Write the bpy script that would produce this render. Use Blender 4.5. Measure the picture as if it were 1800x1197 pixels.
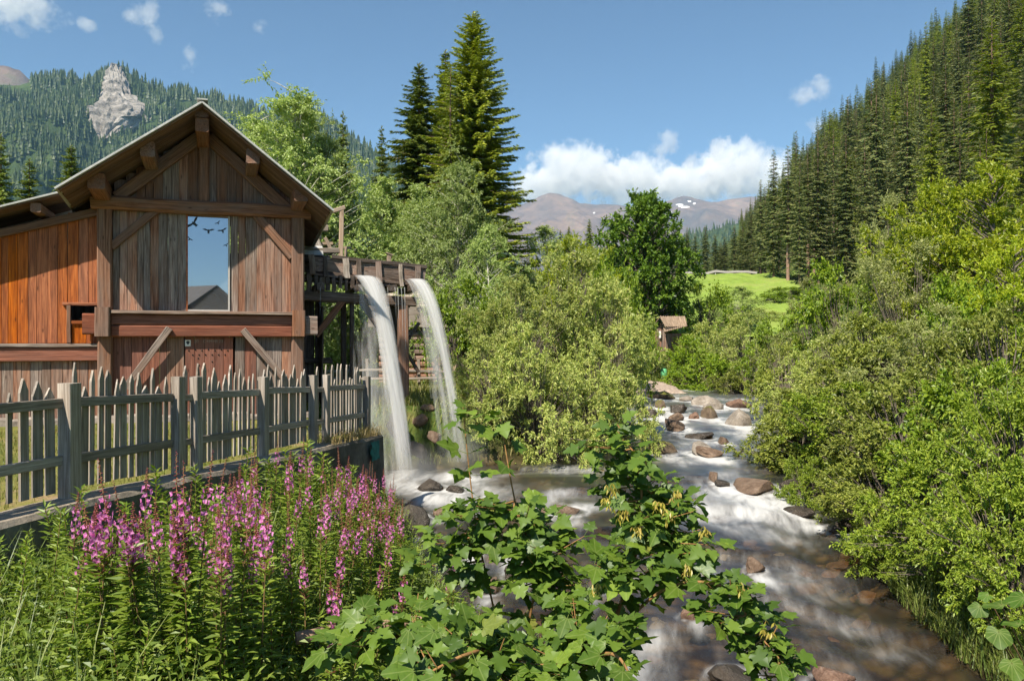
import bpy, math, random
import numpy as np
from mathutils import Vector, Matrix, noise as mnoise

# ------------------------------------------------------------------ camera, sky, sun, exposure
for o in list(bpy.data.objects):
    bpy.data.objects.remove(o)
scene = bpy.context.scene
COL = scene.collection
F, CX, CY = 1400.0, 900.0, 598.5          # focal length and centre in photograph pixels

cam = bpy.data.cameras.new('camera')
cam.sensor_width = 36.0
cam.lens = 28.0
cam.clip_start = 0.05
cam.clip_end = 30000
cam_ob = bpy.data.objects.new('camera', cam)
cam_ob.location = (0, 0, 0)
cam_ob.rotation_euler = (math.radians(90), 0, 0)
COL.objects.link(cam_ob)
scene.camera = cam_ob

SUN = Vector((-0.72, -1.32, 1.78)).normalized()      # towards the sun
SUN_EL = math.asin(SUN.z)
world = bpy.data.worlds.new('World')
scene.world = world
world.use_nodes = True
wn = world.node_tree
wn.nodes.clear()
sky = wn.nodes.new('ShaderNodeTexSky')
sky.sky_type = 'NISHITA'
sky.sun_disc = False
sky.sun_elevation = SUN_EL
sky.sun_rotation = math.atan2(SUN.x, SUN.y)
sky.altitude = 1800
sky.air_density = 1.0
sky.dust_density = 0.0
sky.ozone_density = 1.6
bg = wn.nodes.new('ShaderNodeBackground')
bg.inputs['Strength'].default_value = 0.079
wo = wn.nodes.new('ShaderNodeOutputWorld')
tint = wn.nodes.new('ShaderNodeMix'); tint.data_type = 'RGBA'; tint.blend_type = 'MULTIPLY'
tint.inputs[0].default_value = 1.0
tint.inputs[7].default_value = (0.90, 1.0, 1.0, 1)
wn.links.new(sky.outputs[0], tint.inputs[6])
wn.links.new(tint.outputs[2], bg.inputs[0])
wn.links.new(bg.outputs[0], wo.inputs[0])

sun = bpy.data.lights.new('sun', 'SUN')
sun.energy = 5.0
sun.angle = math.radians(0.55)
sun.color = (1.0, 0.90, 0.74)
sun_ob = bpy.data.objects.new('sun', sun)
sun_ob.rotation_euler = (-SUN).to_track_quat('-Z', 'Y').to_euler()
sun_ob.location = SUN * 60
COL.objects.link(sun_ob)

vs = scene.view_settings
vs.view_transform = 'Standard'
vs.look = 'None'
vs.exposure = 0.84
vs.gamma = 1.0
vs.use_curve_mapping = False
scene.render.engine = 'CYCLES'
cy = scene.cycles
cy.use_denoising = True
cy.max_bounces = 8
cy.diffuse_bounces = 3
cy.glossy_bounces = 2
cy.transmission_bounces = 4
cy.transparent_max_bounces = 12
cy.volume_bounces = 5
cy.use_adaptive_sampling = True
cy.adaptive_threshold = 0.02
cy.sample_clamp_indirect = 4.0
cy.caustics_reflective = False
cy.caustics_refractive = False

# ------------------------------------------------------------------ helpers
def at(px, py, Y):
    "world point seen at photograph pixel (px, py) at depth Y"
    return Vector(((px - CX) / F * Y, Y, (CY - py) / F * Y))

def tag(o, label=None, cat=None, group=None, kind=None):
    if label: o['label'] = label
    if cat: o['category'] = cat
    if group: o['group'] = group
    if kind: o['kind'] = kind
    return o

def empty(name, loc=(0, 0, 0), rz=0.0, label=None, cat=None, group=None, scale=1.0):
    o = bpy.data.objects.new(name, None)
    o.empty_display_size = 0.2
    o.location = loc
    o.rotation_euler = (0, 0, rz)
    o.scale = (scale,) * 3 if isinstance(scale, (int, float)) else scale
    COL.objects.link(o)
    return tag(o, label, cat, group)

def mesh_np(name, V, faces, mat=None, smooth=False, attrs=None):
    "mesh from a vertex array and a list of (n,3)/(n,4) index arrays"
    me = bpy.data.meshes.new(name)
    V = np.asarray(V, dtype=np.float32).reshape(-1, 3)
    if not isinstance(faces, (list, tuple)):
        faces = [faces]
    faces = [np.asarray(f, dtype=np.int32) for f in faces if len(f)]
    me.vertices.add(len(V))
    me.vertices.foreach_set('co', V.ravel())
    if not faces:
        me.update()
        return me
    nl = sum(f.size for f in faces)
    npoly = sum(len(f) for f in faces)
    me.loops.add(nl)
    me.polygons.add(npoly)
    me.loops.foreach_set('vertex_index', np.concatenate([f.ravel() for f in faces]))
    tot = np.concatenate([np.full(len(f), f.shape[1], np.int32) for f in faces])
    st = np.concatenate([[0], np.cumsum(tot)[:-1]]).astype(np.int32)
    me.polygons.foreach_set('loop_start', st)
    me.polygons.foreach_set('use_smooth', np.full(npoly, bool(smooth)))
    me.update(calc_edges=True)
    if attrs:
        for k, a in attrs.items():
            at_ = me.attributes.new(k, 'FLOAT', 'POINT')
            at_.data.foreach_set('value', np.asarray(a, np.float32))
    if mat:
        me.materials.append(mat)
    return me

def link(name, me, parent=None, loc=None, mat4=None):
    o = bpy.data.objects.new(name, me)
    COL.objects.link(o)
    if parent: o.parent = parent
    if mat4 is not None: o.matrix_basis = mat4
    elif loc is not None: o.location = loc
    return o

class MB:
    "collects geometry"
    def __init__(s): s.V = []; s.Q = []; s.T = []; s.n = 0
    def add(s, V, Q=None, T=None):
        V = np.asarray(V, float).reshape(-1, 3)
        if Q is not None and len(Q): s.Q.append(np.asarray(Q, int).reshape(-1, 4) + s.n)
        if T is not None and len(T): s.T.append(np.asarray(T, int).reshape(-1, 3) + s.n)
        s.V.append(V); s.n += len(V)
    def tube(s, pts, rad, sides=6, cap=False):
        V, Q = tube_geo(pts, rad, sides)
        s.add(V, Q)
    def mesh(s, name, mat, smooth=False):
        f = []
        if s.Q: f.append(np.concatenate(s.Q))
        if s.T: f.append(np.concatenate(s.T))
        if not s.V: s.V = [np.zeros((0, 3))]
        return mesh_np(name, np.concatenate(s.V), f, mat, smooth)
    def obj(s, name, mat, parent=None, smooth=False):
        return link(name, s.mesh(name, mat, smooth), parent)

def tube_geo(pts, rad, sides=6):
    pts = np.asarray([tuple(p) for p in pts], float)
    n = len(pts)
    rad = np.broadcast_to(np.asarray(rad, float), (n,))
    d = np.gradient(pts, axis=0)
    d /= np.linalg.norm(d, axis=1)[:, None] + 1e-9
    ref = np.array([0.31, 0.17, 0.93]) if abs(d[0, 2]) < 0.9 else np.array([1.0, 0.1, 0])
    a = np.cross(d, ref); a /= np.linalg.norm(a, axis=1)[:, None] + 1e-9
    b = np.cross(d, a)
    th = np.arange(sides) / sides * 2 * math.pi
    V = pts[:, None, :] + rad[:, None, None] * (np.cos(th)[None, :, None] * a[:, None, :] + np.sin(th)[None, :, None] * b[:, None, :])
    i = np.arange(n - 1)[:, None] * sides
    j = np.arange(sides)[None, :]
    k = (j + 1) % sides
    Q = np.stack([i + j, i + k, i + sides + k, i + sides + j], -1).reshape(-1, 4)
    return V.reshape(-1, 3), Q

def frame(p0, p1, up=(0, 0, 1), roll=0.0):
    "matrix whose X runs from p0 to p1, origin half way"
    p0, p1 = Vector(p0), Vector(p1)
    x = (p1 - p0).normalized()
    up = Vector(up)
    y = up.cross(x)
    if y.length < 1e-4: y = Vector((0, 1, 0)).cross(x)
    y.normalize()
    z = x.cross(y)
    m = Matrix((x, y, z)).transposed().to_4x4()
    if roll: m = m @ Matrix.Rotation(roll, 4, 'X')
    m.translation = (p0 + p1) / 2
    return m

def plank_mesh(L, W, T, mat, rng, rough=0.004, cham=None, taper=0.0, nseg=3, name='plank', skew=0.0):
    "slightly irregular chamfered board along local X (W along Y, T along Z)"
    c = cham if cham is not None else min(W, T) * 0.12
    prof = np.array([(-W/2 + c, -T/2), (W/2 - c, -T/2), (W/2, -T/2 + c), (W/2, T/2 - c), (W/2 - c, T/2), (-W/2 + c, T/2), (-W/2, T/2 - c), (-W/2, -T/2 + c)])
    V = []
    for i in range(nseg + 1):
        t = i / nseg
        s = 1 - taper * t
        off = (rng.uniform(-rough, rough), rng.uniform(-rough, rough))
        wj = 1 + rng.uniform(-rough, rough) * 2
        for (y, z) in prof:
            xx = -L/2 + L * t
            if i == 0 or i == nseg: xx += y * skew + rng.uniform(-rough, rough)
            V.append((xx, y * s * wj + off[0], z * s + off[1]))
    Q = []
    for i in range(nseg):
        for j in range(8):
            a = i * 8 + j; b = i * 8 + (j + 1) % 8
            Q.append((a, a + 8, b + 8, b))
    # end caps as three quads each
    e = nseg * 8
    for (o, rev) in ((0, False), (e, True)):
        q = [(o, o+1, o+2, o+7), (o+7, o+2, o+3, o+6), (o+6, o+3, o+4, o+5)]
        Q += [t[::-1] for t in q] if rev else q
    Q = [q[::-1] for q in Q]
    return mesh_np(name, V, [np.array(Q)], mat)

def board(name, p0, p1, W, T, mat, parent, rng, up=(0, 0, 1), roll=0.0, **k):
    L = (Vector(p1) - Vector(p0)).length
    return link(name, plank_mesh(L, W, T, mat, rng, name=name, **k), parent, mat4=frame(p0, p1, up, roll))

def smooth01(a, b, x):
    t = np.clip((np.asarray(x, float) - a) / (b - a), 0, 1)
    return t * t * (3 - 2 * t)

def vnoise(x, y, z=0.0, seed=0):
    "cheap smooth value noise, vectorised, about -1..1"
    x, y = np.asarray(x, float), np.asarray(y, float)
    z = np.broadcast_to(np.asarray(z, float), x.shape)
    xi, yi, zi = np.floor(x).astype(np.int64), np.floor(y).astype(np.int64), np.floor(z).astype(np.int64)
    xf, yf, zf = x - xi, y - yi, z - zi
    u, v, w = xf*xf*(3-2*xf), yf*yf*(3-2*yf), zf*zf*(3-2*zf)
    def h(a, b, c):
        n = (a * 374761393 + b * 668265263 + c * 2147483647 + seed * 1274126177) & 0xffffffff
        n = ((n ^ (n >> 13)) * 1274126177) & 0xffffffff
        n = n ^ (n >> 16)
        return (n & 0xffff) / 32767.5 - 1
    def L(a, b, t): return a + (b - a) * t
    r = []
    for dz in (0, 1):
        a = L(h(xi, yi, zi+dz), h(xi+1, yi, zi+dz), u)
        b = L(h(xi, yi+1, zi+dz), h(xi+1, yi+1, zi+dz), u)
        r.append(L(a, b, v))
    return L(r[0], r[1], w)

def fbm(x, y, z=0.0, oct=4, seed=0, gain=0.5):
    s = 0; a = 1; f = 1
    for i in range(oct):
        s = s + a * vnoise(np.asarray(x) * f, np.asarray(y) * f, np.asarray(z) * f, seed + i)
        a *= gain; f *= 2.03
    return s

# ------------------------------------------------------------------ materials
def new_mat(name):
    m = bpy.data.materials.new(name)
    m.use_nodes = True
    nt = m.node_tree
    nt.nodes.clear()
    out = nt.nodes.new('ShaderNodeOutputMaterial')
    return m, nt, out

def N(nt, t, **k):
    n = nt.nodes.new(t)
    for a, v in k.items():
        if a in n.inputs.keys(): n.inputs[a].default_value = v
        else: setattr(n, a, v)
    return n

def rgba(c): return (c[0], c[1], c[2], 1.0)

def ramp(nt, fac, stops):
    r = nt.nodes.new('ShaderNodeValToRGB')
    el = r.color_ramp.elements
    while len(el) > 1: el.remove(el[-1])
    el[0].position = stops[0][0]; el[0].color = rgba(stops[0][1])
    for p, c in stops[1:]:
        e = el.new(p); e.color = rgba(c)
    nt.links.new(fac, r.inputs[0])
    return r.outputs[0]

def mix(nt, fac, a, b, mode='MIX'):
    m = nt.nodes.new('ShaderNodeMix')
    m.data_type = 'RGBA'; m.blend_type = mode
    for s, v in ((m.inputs[0], fac), (m.inputs[6], a), (m.inputs[7], b)):
        if isinstance(v, (int, float)): s.default_value = v
        elif isinstance(v, (tuple, list)): s.default_value = rgba(v)
        else: nt.links.new(v, s)
    return m.outputs[2]

def mth(nt, op, a, b=None, clamp=False):
    m = nt.nodes.new('ShaderNodeMath'); m.operation = op; m.use_clamp = clamp
    for s, v in zip(m.inputs, (a, b)):
        if v is None: continue
        if isinstance(v, (int, float)): s.default_value = v
        else: nt.links.new(v, s)
    return m.outputs[0]

def coords(nt, scale=(1, 1, 1), kind='Object', rnd=True):
    tc = nt.nodes.new('ShaderNodeTexCoord')
    src = tc.outputs[kind]
    if rnd:
        oi = nt.nodes.new('ShaderNodeObjectInfo')
        va = nt.nodes.new('ShaderNodeVectorMath'); va.operation = 'MULTIPLY_ADD'
        va.inputs[1].default_value = (1, 1, 1)
        sc = nt.nodes.new('ShaderNodeVectorMath'); sc.operation = 'SCALE'
        sc.inputs[0].default_value = (37.0, 53.0, 71.0)
        nt.links.new(oi.outputs['Random'], sc.inputs['Scale'])
        nt.links.new(src, va.inputs[0]); nt.links.new(sc.outputs[0], va.inputs[2])
        src = va.outputs[0]
    mp = nt.nodes.new('ShaderNodeMapping')
    mp.inputs['Scale'].default_value = scale
    nt.links.new(src, mp.inputs[0])
    return mp.outputs[0]

def noise(nt, vec, scale=5, detail=4, rough=0.55, dist=0.0):
    n = nt.nodes.new('ShaderNodeTexNoise')
    n.inputs['Scale'].default_value = scale
    n.inputs['Detail'].default_value = detail
    n.inputs['Roughness'].default_value = rough
    n.inputs['Distortion'].default_value = dist
    nt.links.new(vec, n.inputs['Vector'])
    return n.outputs[0]

def bump(nt, h, strength=0.3, dist=0.01):
    b = nt.nodes.new('ShaderNodeBump')
    b.inputs['Strength'].default_value = strength
    b.inputs['Distance'].default_value = dist
    nt.links.new(h, b.inputs['Height'])
    return b.outputs[0]

def principled(nt, out, col, rough=0.8, spec=0.3, normal=None):
    p = nt.nodes.new('ShaderNodeBsdfPrincipled')
    for s, v in ((p.inputs['Base Color'], col), (p.inputs['Roughness'], rough)):
        if isinstance(v, (int, float)): s.default_value = v
        elif isinstance(v, (tuple, list)): s.default_value = rgba(v)
        else: nt.links.new(v, s)
    p.inputs['Specular IOR Level'].default_value = spec
    if normal is not None: nt.links.new(normal, p.inputs['Normal'])
    if out: nt.links.new(p.outputs[0], out.inputs[0])
    return p

def wood(name, dark, midc, light, rough=0.75, vary=0.2, blot=None, blot_amt=0.5):
    "weathered timber, grain along the board's own X"
    m, nt, out = new_mat(name)
    v = coords(nt, (0.8, 26, 26))
    g = noise(nt, v, 1.6, 8, 0.68, 0.9)
    col = ramp(nt, g, [(0.34, dark), (0.5, midc), (0.66, light)])
    v2 = coords(nt, (0.9, 5, 5))
    b = noise(nt, v2, 1.3, 3, 0.5)
    if blot is not None:
        bf = ramp(nt, b, [(0.42, (0, 0, 0)), (0.66, (1, 1, 1))])
        bf = mth(nt, 'MULTIPLY', bf, blot_amt)
        col = mix(nt, bf, col, blot)
    # knots
    vo = nt.nodes.new('ShaderNodeTexVoronoi')
    vo.inputs['Scale'].default_value = 1.0
    nt.links.new(coords(nt, (1.9, 5.5, 5.5)), vo.inputs['Vector'])
    kn = ramp(nt, vo.outputs[0], [(0.03, (1, 1, 1)), (0.13, (0, 0, 0))])
    col = mix(nt, mth(nt, 'MULTIPLY', kn, 0.75), col, tuple(c * 0.4 for c in dark))
    oi = nt.nodes.new('ShaderNodeObjectInfo')
    hs = nt.nodes.new('ShaderNodeHueSaturation')
    mr = nt.nodes.new('ShaderNodeMapRange')
    mr.inputs['To Min'].default_value = 1 - vary
    mr.inputs['To Max'].default_value = 1 + vary
    nt.links.new(oi.outputs['Random'], mr.inputs[0])
    nt.links.new(mr.outputs[0], hs.inputs['Value'])
    sat = mth(nt, 'FRACT', mth(nt, 'MULTIPLY', oi.outputs['Random'], 17.3))
    mr2 = nt.nodes.new('ShaderNodeMapRange')
    mr2.inputs['To Min'].default_value = 0.85; mr2.inputs['To Max'].default_value = 1.1
    nt.links.new(sat, mr2.inputs[0])
    nt.links.new(mr2.outputs[0], hs.inputs['Saturation'])
    nt.links.new(col, hs.inputs['Color'])
    principled(nt, out, hs.outputs[0], rough, 0.25, bump(nt, g, 0.5, 0.006))
    return m

def leaf_mat(name, cols, trans=0.35, gloss=0.05, rough=0.45, tcol=None, veins=0.0, vstep=0.62):
    "leaf with a per-leaf tint; light comes through it"
    m, nt, out = new_mat(name)
    ge = nt.nodes.new('ShaderNodeNewGeometry')
    oi = nt.nodes.new('ShaderNodeObjectInfo')
    r = mth(nt, 'FRACT', mth(nt, 'ADD', ge.outputs['Random Per Island'], mth(nt, 'MULTIPLY', oi.outputs['Random'], 1.0)))
    k = len(cols)
    col = ramp(nt, r, [(i / max(1, k - 1), c) for i, c in enumerate(cols)])
    hs = nt.nodes.new('ShaderNodeHueSaturation')
    mr = nt.nodes.new('ShaderNodeMapRange')
    mr.inputs['To Min'].default_value = 0.82; mr.inputs['To Max'].default_value = 1.18
    nt.links.new(oi.outputs['Random'], mr.inputs[0]); nt.links.new(mr.outputs[0], hs.inputs['Value'])
    nt.links.new(col, hs.inputs['Color'])
    col = hs.outputs[0]
    if veins:
        # paler ribs fanning out from the stalk, and a little mottling, in the blade's own coordinates
        tc_ = nt.nodes.new('ShaderNodeTexCoord'); sx_ = nt.nodes.new('ShaderNodeSeparateXYZ'); nt.links.new(tc_.outputs['Object'], sx_.inputs[0])
        ang = mth(nt, 'ARCTAN2', sx_.outputs[0], mth(nt, 'ADD', sx_.outputs[1], 0.02))
        q = mth(nt, 'ABSOLUTE', mth(nt, 'SUBTRACT', mth(nt, 'FRACT', mth(nt, 'ADD', mth(nt, 'DIVIDE', ang, vstep), 0.5)), 0.5))
        ln_ = nt.nodes.new('ShaderNodeVectorMath'); ln_.operation = 'LENGTH'; nt.links.new(tc_.outputs['Object'], ln_.inputs[0])
        w_ = mth(nt, 'MULTIPLY', q, ln_.outputs['Value'])
        vf_ = nt.nodes.new('ShaderNodeMapRange'); vf_.inputs['From Min'].default_value = 0.012; vf_.inputs['From Max'].default_value = 0.045
        vf_.inputs['To Min'].default_value = veins; vf_.inputs['To Max'].default_value = 0.0
        nt.links.new(w_, vf_.inputs[0])
        mo = noise(nt, tc_.outputs['Object'], 5.0, 4, 0.6)
        col = mix(nt, 0.5, col, ramp(nt, mo, [(0.3, (0.55, 0.6, 0.6)), (0.7, (1.35, 1.25, 1.1))]), 'MULTIPLY')
        col = mix(nt, vf_.outputs[0], col, (0.30, 0.36, 0.12))
    d = nt.nodes.new('ShaderNodeBsdfDiffuse'); nt.links.new(col, d.inputs[0])
    t = nt.nodes.new('ShaderNodeBsdfTranslucent')
    tc = mix(nt, 1.0, col, tcol or (1.25, 1.3, 0.6), 'MULTIPLY')
    nt.links.new(tc, t.inputs[0])
    ms = nt.nodes.new('ShaderNodeMixShader'); ms.inputs[0].default_value = trans
    nt.links.new(d.outputs[0], ms.inputs[1]); nt.links.new(t.outputs[0], ms.inputs[2])
    g = nt.nodes.new('ShaderNodeBsdfGlossy'); g.inputs['Roughness'].default_value = rough
    g.inputs[0].default_value = (0.9, 0.95, 1, 1)
    m2 = nt.nodes.new('ShaderNodeMixShader'); m2.inputs[0].default_value = gloss
    nt.links.new(ms.outputs[0], m2.inputs[1]); nt.links.new(g.outputs[0], m2.inputs[2])
    nt.links.new(m2.outputs[0], out.inputs[0])
    return m

def plain(name, col, rough=0.8, spec=0.3, nscale=8, var=0.3, bmp=0.3, kind='Object', scale=(1, 1, 1), col2=None):
    m, nt, out = new_mat(name)
    v = coords(nt, scale, kind, True)
    n = noise(nt, v, nscale, 6, 0.6)
    a = tuple(c * (1 - var) for c in col); b = col2 or tuple(min(1, c * (1 + var)) for c in col)
    c = ramp(nt, n, [(0.3, a), (0.7, b)])
    principled(nt, out, c, rough, spec, bump(nt, n, bmp, 0.02))
    return m

M = {}
M['wood_grey'] = wood('timber_grey_brown', (0.055, 0.040, 0.034), (0.205, 0.158, 0.135), (0.400, 0.330, 0.285), blot=(0.20, 0.095, 0.055), blot_amt=0.45)
M['wood_red'] = wood('timber_red_brown', (0.060, 0.026, 0.018), (0.255, 0.125, 0.080), (0.440, 0.260, 0.180), blot=(0.30, 0.225, 0.185), blot_amt=0.6)
M['wood_orange'] = wood('timber_orange', (0.115, 0.027, 0.008), (0.385, 0.105, 0.026), (0.550, 0.185, 0.050), vary=0.15, blot=(0.13, 0.040, 0.016), blot_amt=0.6)
M['wood_beam'] = wood('timber_beam', (0.065, 0.031, 0.019), (0.195, 0.094, 0.056), (0.305, 0.169, 0.107), blot=(0.169, 0.130, 0.111), blot_amt=0.5, vary=0.2)
M['wood_rail'] = wood('timber_rail_red', (0.075, 0.025, 0.016), (0.213, 0.077, 0.048), (0.319, 0.131, 0.085), blot=(0.150, 0.075, 0.056), blot_amt=0.4, vary=0.15)
M['wood_fence'] = wood('timber_fence_silver', (0.144, 0.120, 0.099), (0.324, 0.279, 0.240), (0.516, 0.460, 0.407), vary=0.22, blot=(0.180, 0.144, 0.110), blot_amt=0.45)
M['wood_wet'] = wood('timber_wet_flume', (0.025, 0.018, 0.015), (0.098, 0.074, 0.062), (0.218, 0.178, 0.155), rough=0.55, vary=0.4, blot=(0.057, 0.040, 0.025), blot_amt=0.5)
M['wood_new'] = wood('timber_pale', (0.18, 0.125, 0.085), (0.34, 0.26, 0.19), (0.45, 0.37, 0.30), vary=0.2)
M['roof_under'] = wood('timber_roof_board', (0.055, 0.030, 0.020), (0.135, 0.080, 0.052), (0.230, 0.150, 0.105), vary=0.3)
# ------------------------------------------------------------------ lie of the land
_WY = [-30, 2, 6, 9, 12, 15, 19, 25, 32, 45, 60, 90]
_WZ = [-6, -4.6, -4.3, -4.1, -3.85, -3.55, -3.25, -3.15, -3.05, -2.95, -2.6, -2.4]
def water_z(Y): return np.interp(Y, _WY, _WZ)
_LY = [-30, 2, 8, 10, 12, 14, 15.6, 16.6, 19.4, 20.8, 25, 32, 40, 45, 50, 60, 80]
_LX = [2, 0.6, 0.0, -0.4, -1.3, -2.0, -2.7, -4.2, -4.5, 0.3, 2.0, 3.6, 5.3, 6.6, 10, 22, 60]
_RY = [-30, 2, 8, 10, 12, 15, 19, 25, 32, 40, 45, 50, 60, 80]
_RX = [7, 6.2, 6.0, 5.9, 6.0, 6.8, 7.4, 8.8, 10.8, 13.0, 15.0, 19, 33, 72]
def river_l(Y): return np.interp(Y, _LY, _LX)
def river_r(Y): return np.interp(Y, _RY, _RX)

def land(x, y, raw=False):
    x = np.asarray(x, float); y = np.asarray(y, float)
    W = water_z(y); xl = river_l(y); xr = river_r(y)
    nz = fbm(x * 0.5, y * 0.5, 0, 3, 5) * 0.10
    # left bank and plateau
    PZ = np.interp(y, [-5, 4, 8, 12, 15.5, 19.4, 21, 60], [-2.0, -2.25, -2.5, -2.85, -3.1, -3.0, -1.9, -1.9])
    PZ = np.where(x < -9, np.minimum(PZ, -1.95), PZ)
    dl = xl - x
    zl = W - 0.05 + smooth01(-0.1, 2.4, dl) * (PZ - W + 0.05)
    dr = x - xr
    zr = W - 0.05 + smooth01(-0.1, 1.5, dr) * 0.9 + np.maximum(dr, 0) * 0.05
    mid = (xl + xr) / 2
    z = np.where(x < mid, zl, zr)
    inside = (x > xl) & (x < xr)
    de = np.minimum(x - xl, xr - x)
    bed = W - 0.22 - 0.5 * smooth01(0, 1.0, de)
    z = np.where(inside, bed, z)
    # meadow and valley floor rising away from the camera
    rise = np.interp(y, [50, 60, 75, 112, 118, 150, 200, 300, 600, 1500, 9000], [0, 1.2, 4.7, 10.7, 11.0, 13.8, 19.0, 26, 45, 80, 90])
    z = z + rise
    # wooded hillside on the right
    x0 = 38 + 0.13 * y + np.maximum(y - 420, 0) * 1.2 - np.minimum(y, 0) * 0.3
    h = x - x0
    hill = 0.80 * (np.sqrt(h * h + 30) + h) / 2
    hill = np.where(hill > 330, 330 + (hill - 330) * 0.05, hill)
    hill = hill * (1 + 0.06 * fbm(x * 0.02, y * 0.02, 0, 3, 9))
    z = z + hill * smooth01(-60, 30, y + 30)
    far = smooth01(20, 120, np.hypot(x, y))
    z = z + nz * (1 + 1.5 * far) * np.where(inside, 0.5, 1.0)
    return z

def landz(x, y): return float(land(np.array([x]), np.array([y]))[0])

def grow(a, b, step, k):
    r = [a]; s = step; sg = 1 if b > a else -1
    while (b - r[-1]) * sg > 0:
        r.append(r[-1] + sg * s); s *= k
    return r

xs = np.array(sorted(set(np.round(grow(-14, -7000, 0.3, 1.10) + list(np.arange(-14, 16, 0.25)) + grow(16, 7000, 0.3, 1.07), 3))))
ys = np.array(sorted(set(np.round(grow(0, -4000, 0.4, 1.16) + list(np.arange(0, 27, 0.25)) + grow(27, 9000, 0.3, 1.05), 3))))

def grid_faces(nx, ny):
    i = np.arange(ny - 1)[:, None] * nx; j = np.arange(nx - 1)[None, :]
    a = i + j
    return np.stack([a, a + 1, a + 1 + nx, a + nx], -1).reshape(-1, 4)

# ground material: grass, dry grass and earth; pebbles where the stream bed is
m, nt, out = new_mat('ground_earth_and_grass')
v = coords(nt, (1, 1, 1), 'Object', False)
n1 = noise(nt, v, 0.55, 6, 0.65)
n2 = noise(nt, v, 7.0, 5, 0.6)
c = ramp(nt, n1, [(0.36, (0.045, 0.075, 0.016)), (0.5, (0.075, 0.110, 0.022)), (0.62, (0.140, 0.130, 0.045)), (0.72, (0.17, 0.115, 0.065))])
c = mix(nt, 0.5, c, ramp(nt, n2, [(0.3, (0.3, 0.3, 0.3)), (0.7, (1.5, 1.5, 1.5))]), 'MULTIPLY')
vo = nt.nodes.new('ShaderNodeTexVoronoi'); vo.inputs['Scale'].default_value = 3.2
nt.links.new(v, vo.inputs['Vector'])
pc = ramp(nt, noise(nt, v, 2.6, 4, 0.6), [(0.25, (0.030, 0.024, 0.016)), (0.5, (0.105, 0.075, 0.040)), (0.75, (0.21, 0.145, 0.08))])
pe = ramp(nt, vo.outputs[0], [(0.25, (1, 1, 1)), (0.6, (0.25, 0.22, 0.2))])
pc = mix(nt, 1.0, pc, pe, 'MULTIPLY')
ab = N(nt, 'ShaderNodeAttribute', attribute_name='bed')
c = mix(nt, ab.outputs['Fac'], c, pc)
principled(nt, out, c, 0.9, 0.15, bump(nt, n2, 0.6, 0.05))
M['ground'] = m

gx, gy = np.meshgrid(xs, ys)
gz = land(gx, gy)
bedmask = smooth01(-0.25, 0.25, np.minimum(gx - river_l(gy), river_r(gy) - gx)) * (gy < 70)
bedmask = np.maximum(bedmask, smooth01(1.2, 0.2, river_l(gy) - gx) * (gx < river_l(gy)) * (gy < 60) * 0.8)
me = mesh_np('ground', np.stack([gx, gy, gz], -1), grid_faces(len(xs), len(ys)), M['ground'], True, {'bed': bedmask.ravel()})
tag(link('ground', me), kind='structure')

# bright mown meadow behind the bushes
m, nt, out = new_mat('meadow_grass')
v = coords(nt, (1, 1, 1), 'Object', False)
n1 = noise(nt, v, 0.22, 7, 0.7); n2 = noise(nt, v, 3.0, 4, 0.6)
c = ramp(nt, n1, [(0.32, (0.150, 0.220, 0.040)), (0.5, (0.215, 0.310, 0.055)), (0.68, (0.250, 0.300, 0.080))])
c = mix(nt, 0.3, c, ramp(nt, n2, [(0.3, (0.5, 0.5, 0.5)), (0.7, (1.4, 1.4, 1.4))]), 'MULTIPLY')
principled(nt, out, c, 0.9, 0.1)
M['meadow'] = m
mx, my = np.meshgrid(np.linspace(0, 1, 60), np.linspace(62, 112, 90))
mx = 0.205 * my + mx * (0.150 + 0.012 * fbm(my * 0.25, my * 0 + 3.0, 0, 3, 15)) * my
me = mesh_np('meadow', np.stack([mx, my, land(mx, my) + 0.30], -1), grid_faces(60, 90), M['meadow'], True)
tag(link('meadow', me), kind='structure')

# yard in front of the mill: a raised slab of ground held by the retaining wall
FENCE0 = Vector((-4.36, 7.8)); FENCE1 = Vector((-2.85, 15.4))
FDIR = (FENCE1 - FENCE0).normalized(); FNRM = Vector((FDIR.y, -FDIR.x))   # FNRM points to the stream
def wall_top(Y): return float(np.interp(Y, [-5, 7.8, 15.4], [-1.42, -1.53, -1.80]))
def yard_z(x, y): return np.interp(y, [-5, 7.8, 15.4, 19], [-1.45, -1.56, -1.82, -1.86])
def fpt(Y, off=0.0):
    "point on the fence line at depth Y, moved off towards the stream"
    p = FENCE0 + FDIR * ((Y - FENCE0.y) / FDIR.y)
    return p + FNRM * off

m, nt, out = new_mat('yard_dry_grass')
v = coords(nt, (1, 1, 1), 'Object', False)
n1 = noise(nt, v, 1.1, 6, 0.7); n2 = noise(nt, v, 24.0, 4, 0.6)
c = ramp(nt, n1, [(0.35, (0.115, 0.135, 0.030)), (0.55, (0.200, 0.190, 0.055)), (0.68, (0.30, 0.215, 0.125))])
c = mix(nt, 0.45, c, ramp(nt, n2, [(0.3, (0.4, 0.4, 0.4)), (0.7, (1.5, 1.5, 1.5))]), 'MULTIPLY')
principled(nt, out, c, 0.95, 0.1, bump(nt, n2, 0.6, 0.03))
M['yard'] = m
rows = []
yy = np.concatenate([np.linspace(-6, 15.3, 60), np.linspace(15.6, 30, 30)])
for Y in yy:
    if Y <= 15.35: xr_ = fpt(Y, 0.02).x
    else: xr_ = np.interp(Y, [15.35, 16.2, 19.2, 27, 30], [fpt(15.35, .02).x, -4.3, -4.75, -7.3, -8])
    for t in np.linspace(0, 1, 26):
        X = xr_ - 40 * t * t
        rows.append((X, Y, yard_z(X, Y) + 0.025 * float(fbm(X * 1.5, Y * 1.5, 0, 2, 3))))
V = np.array(rows); nx = 26; ny = len(yy)
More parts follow.
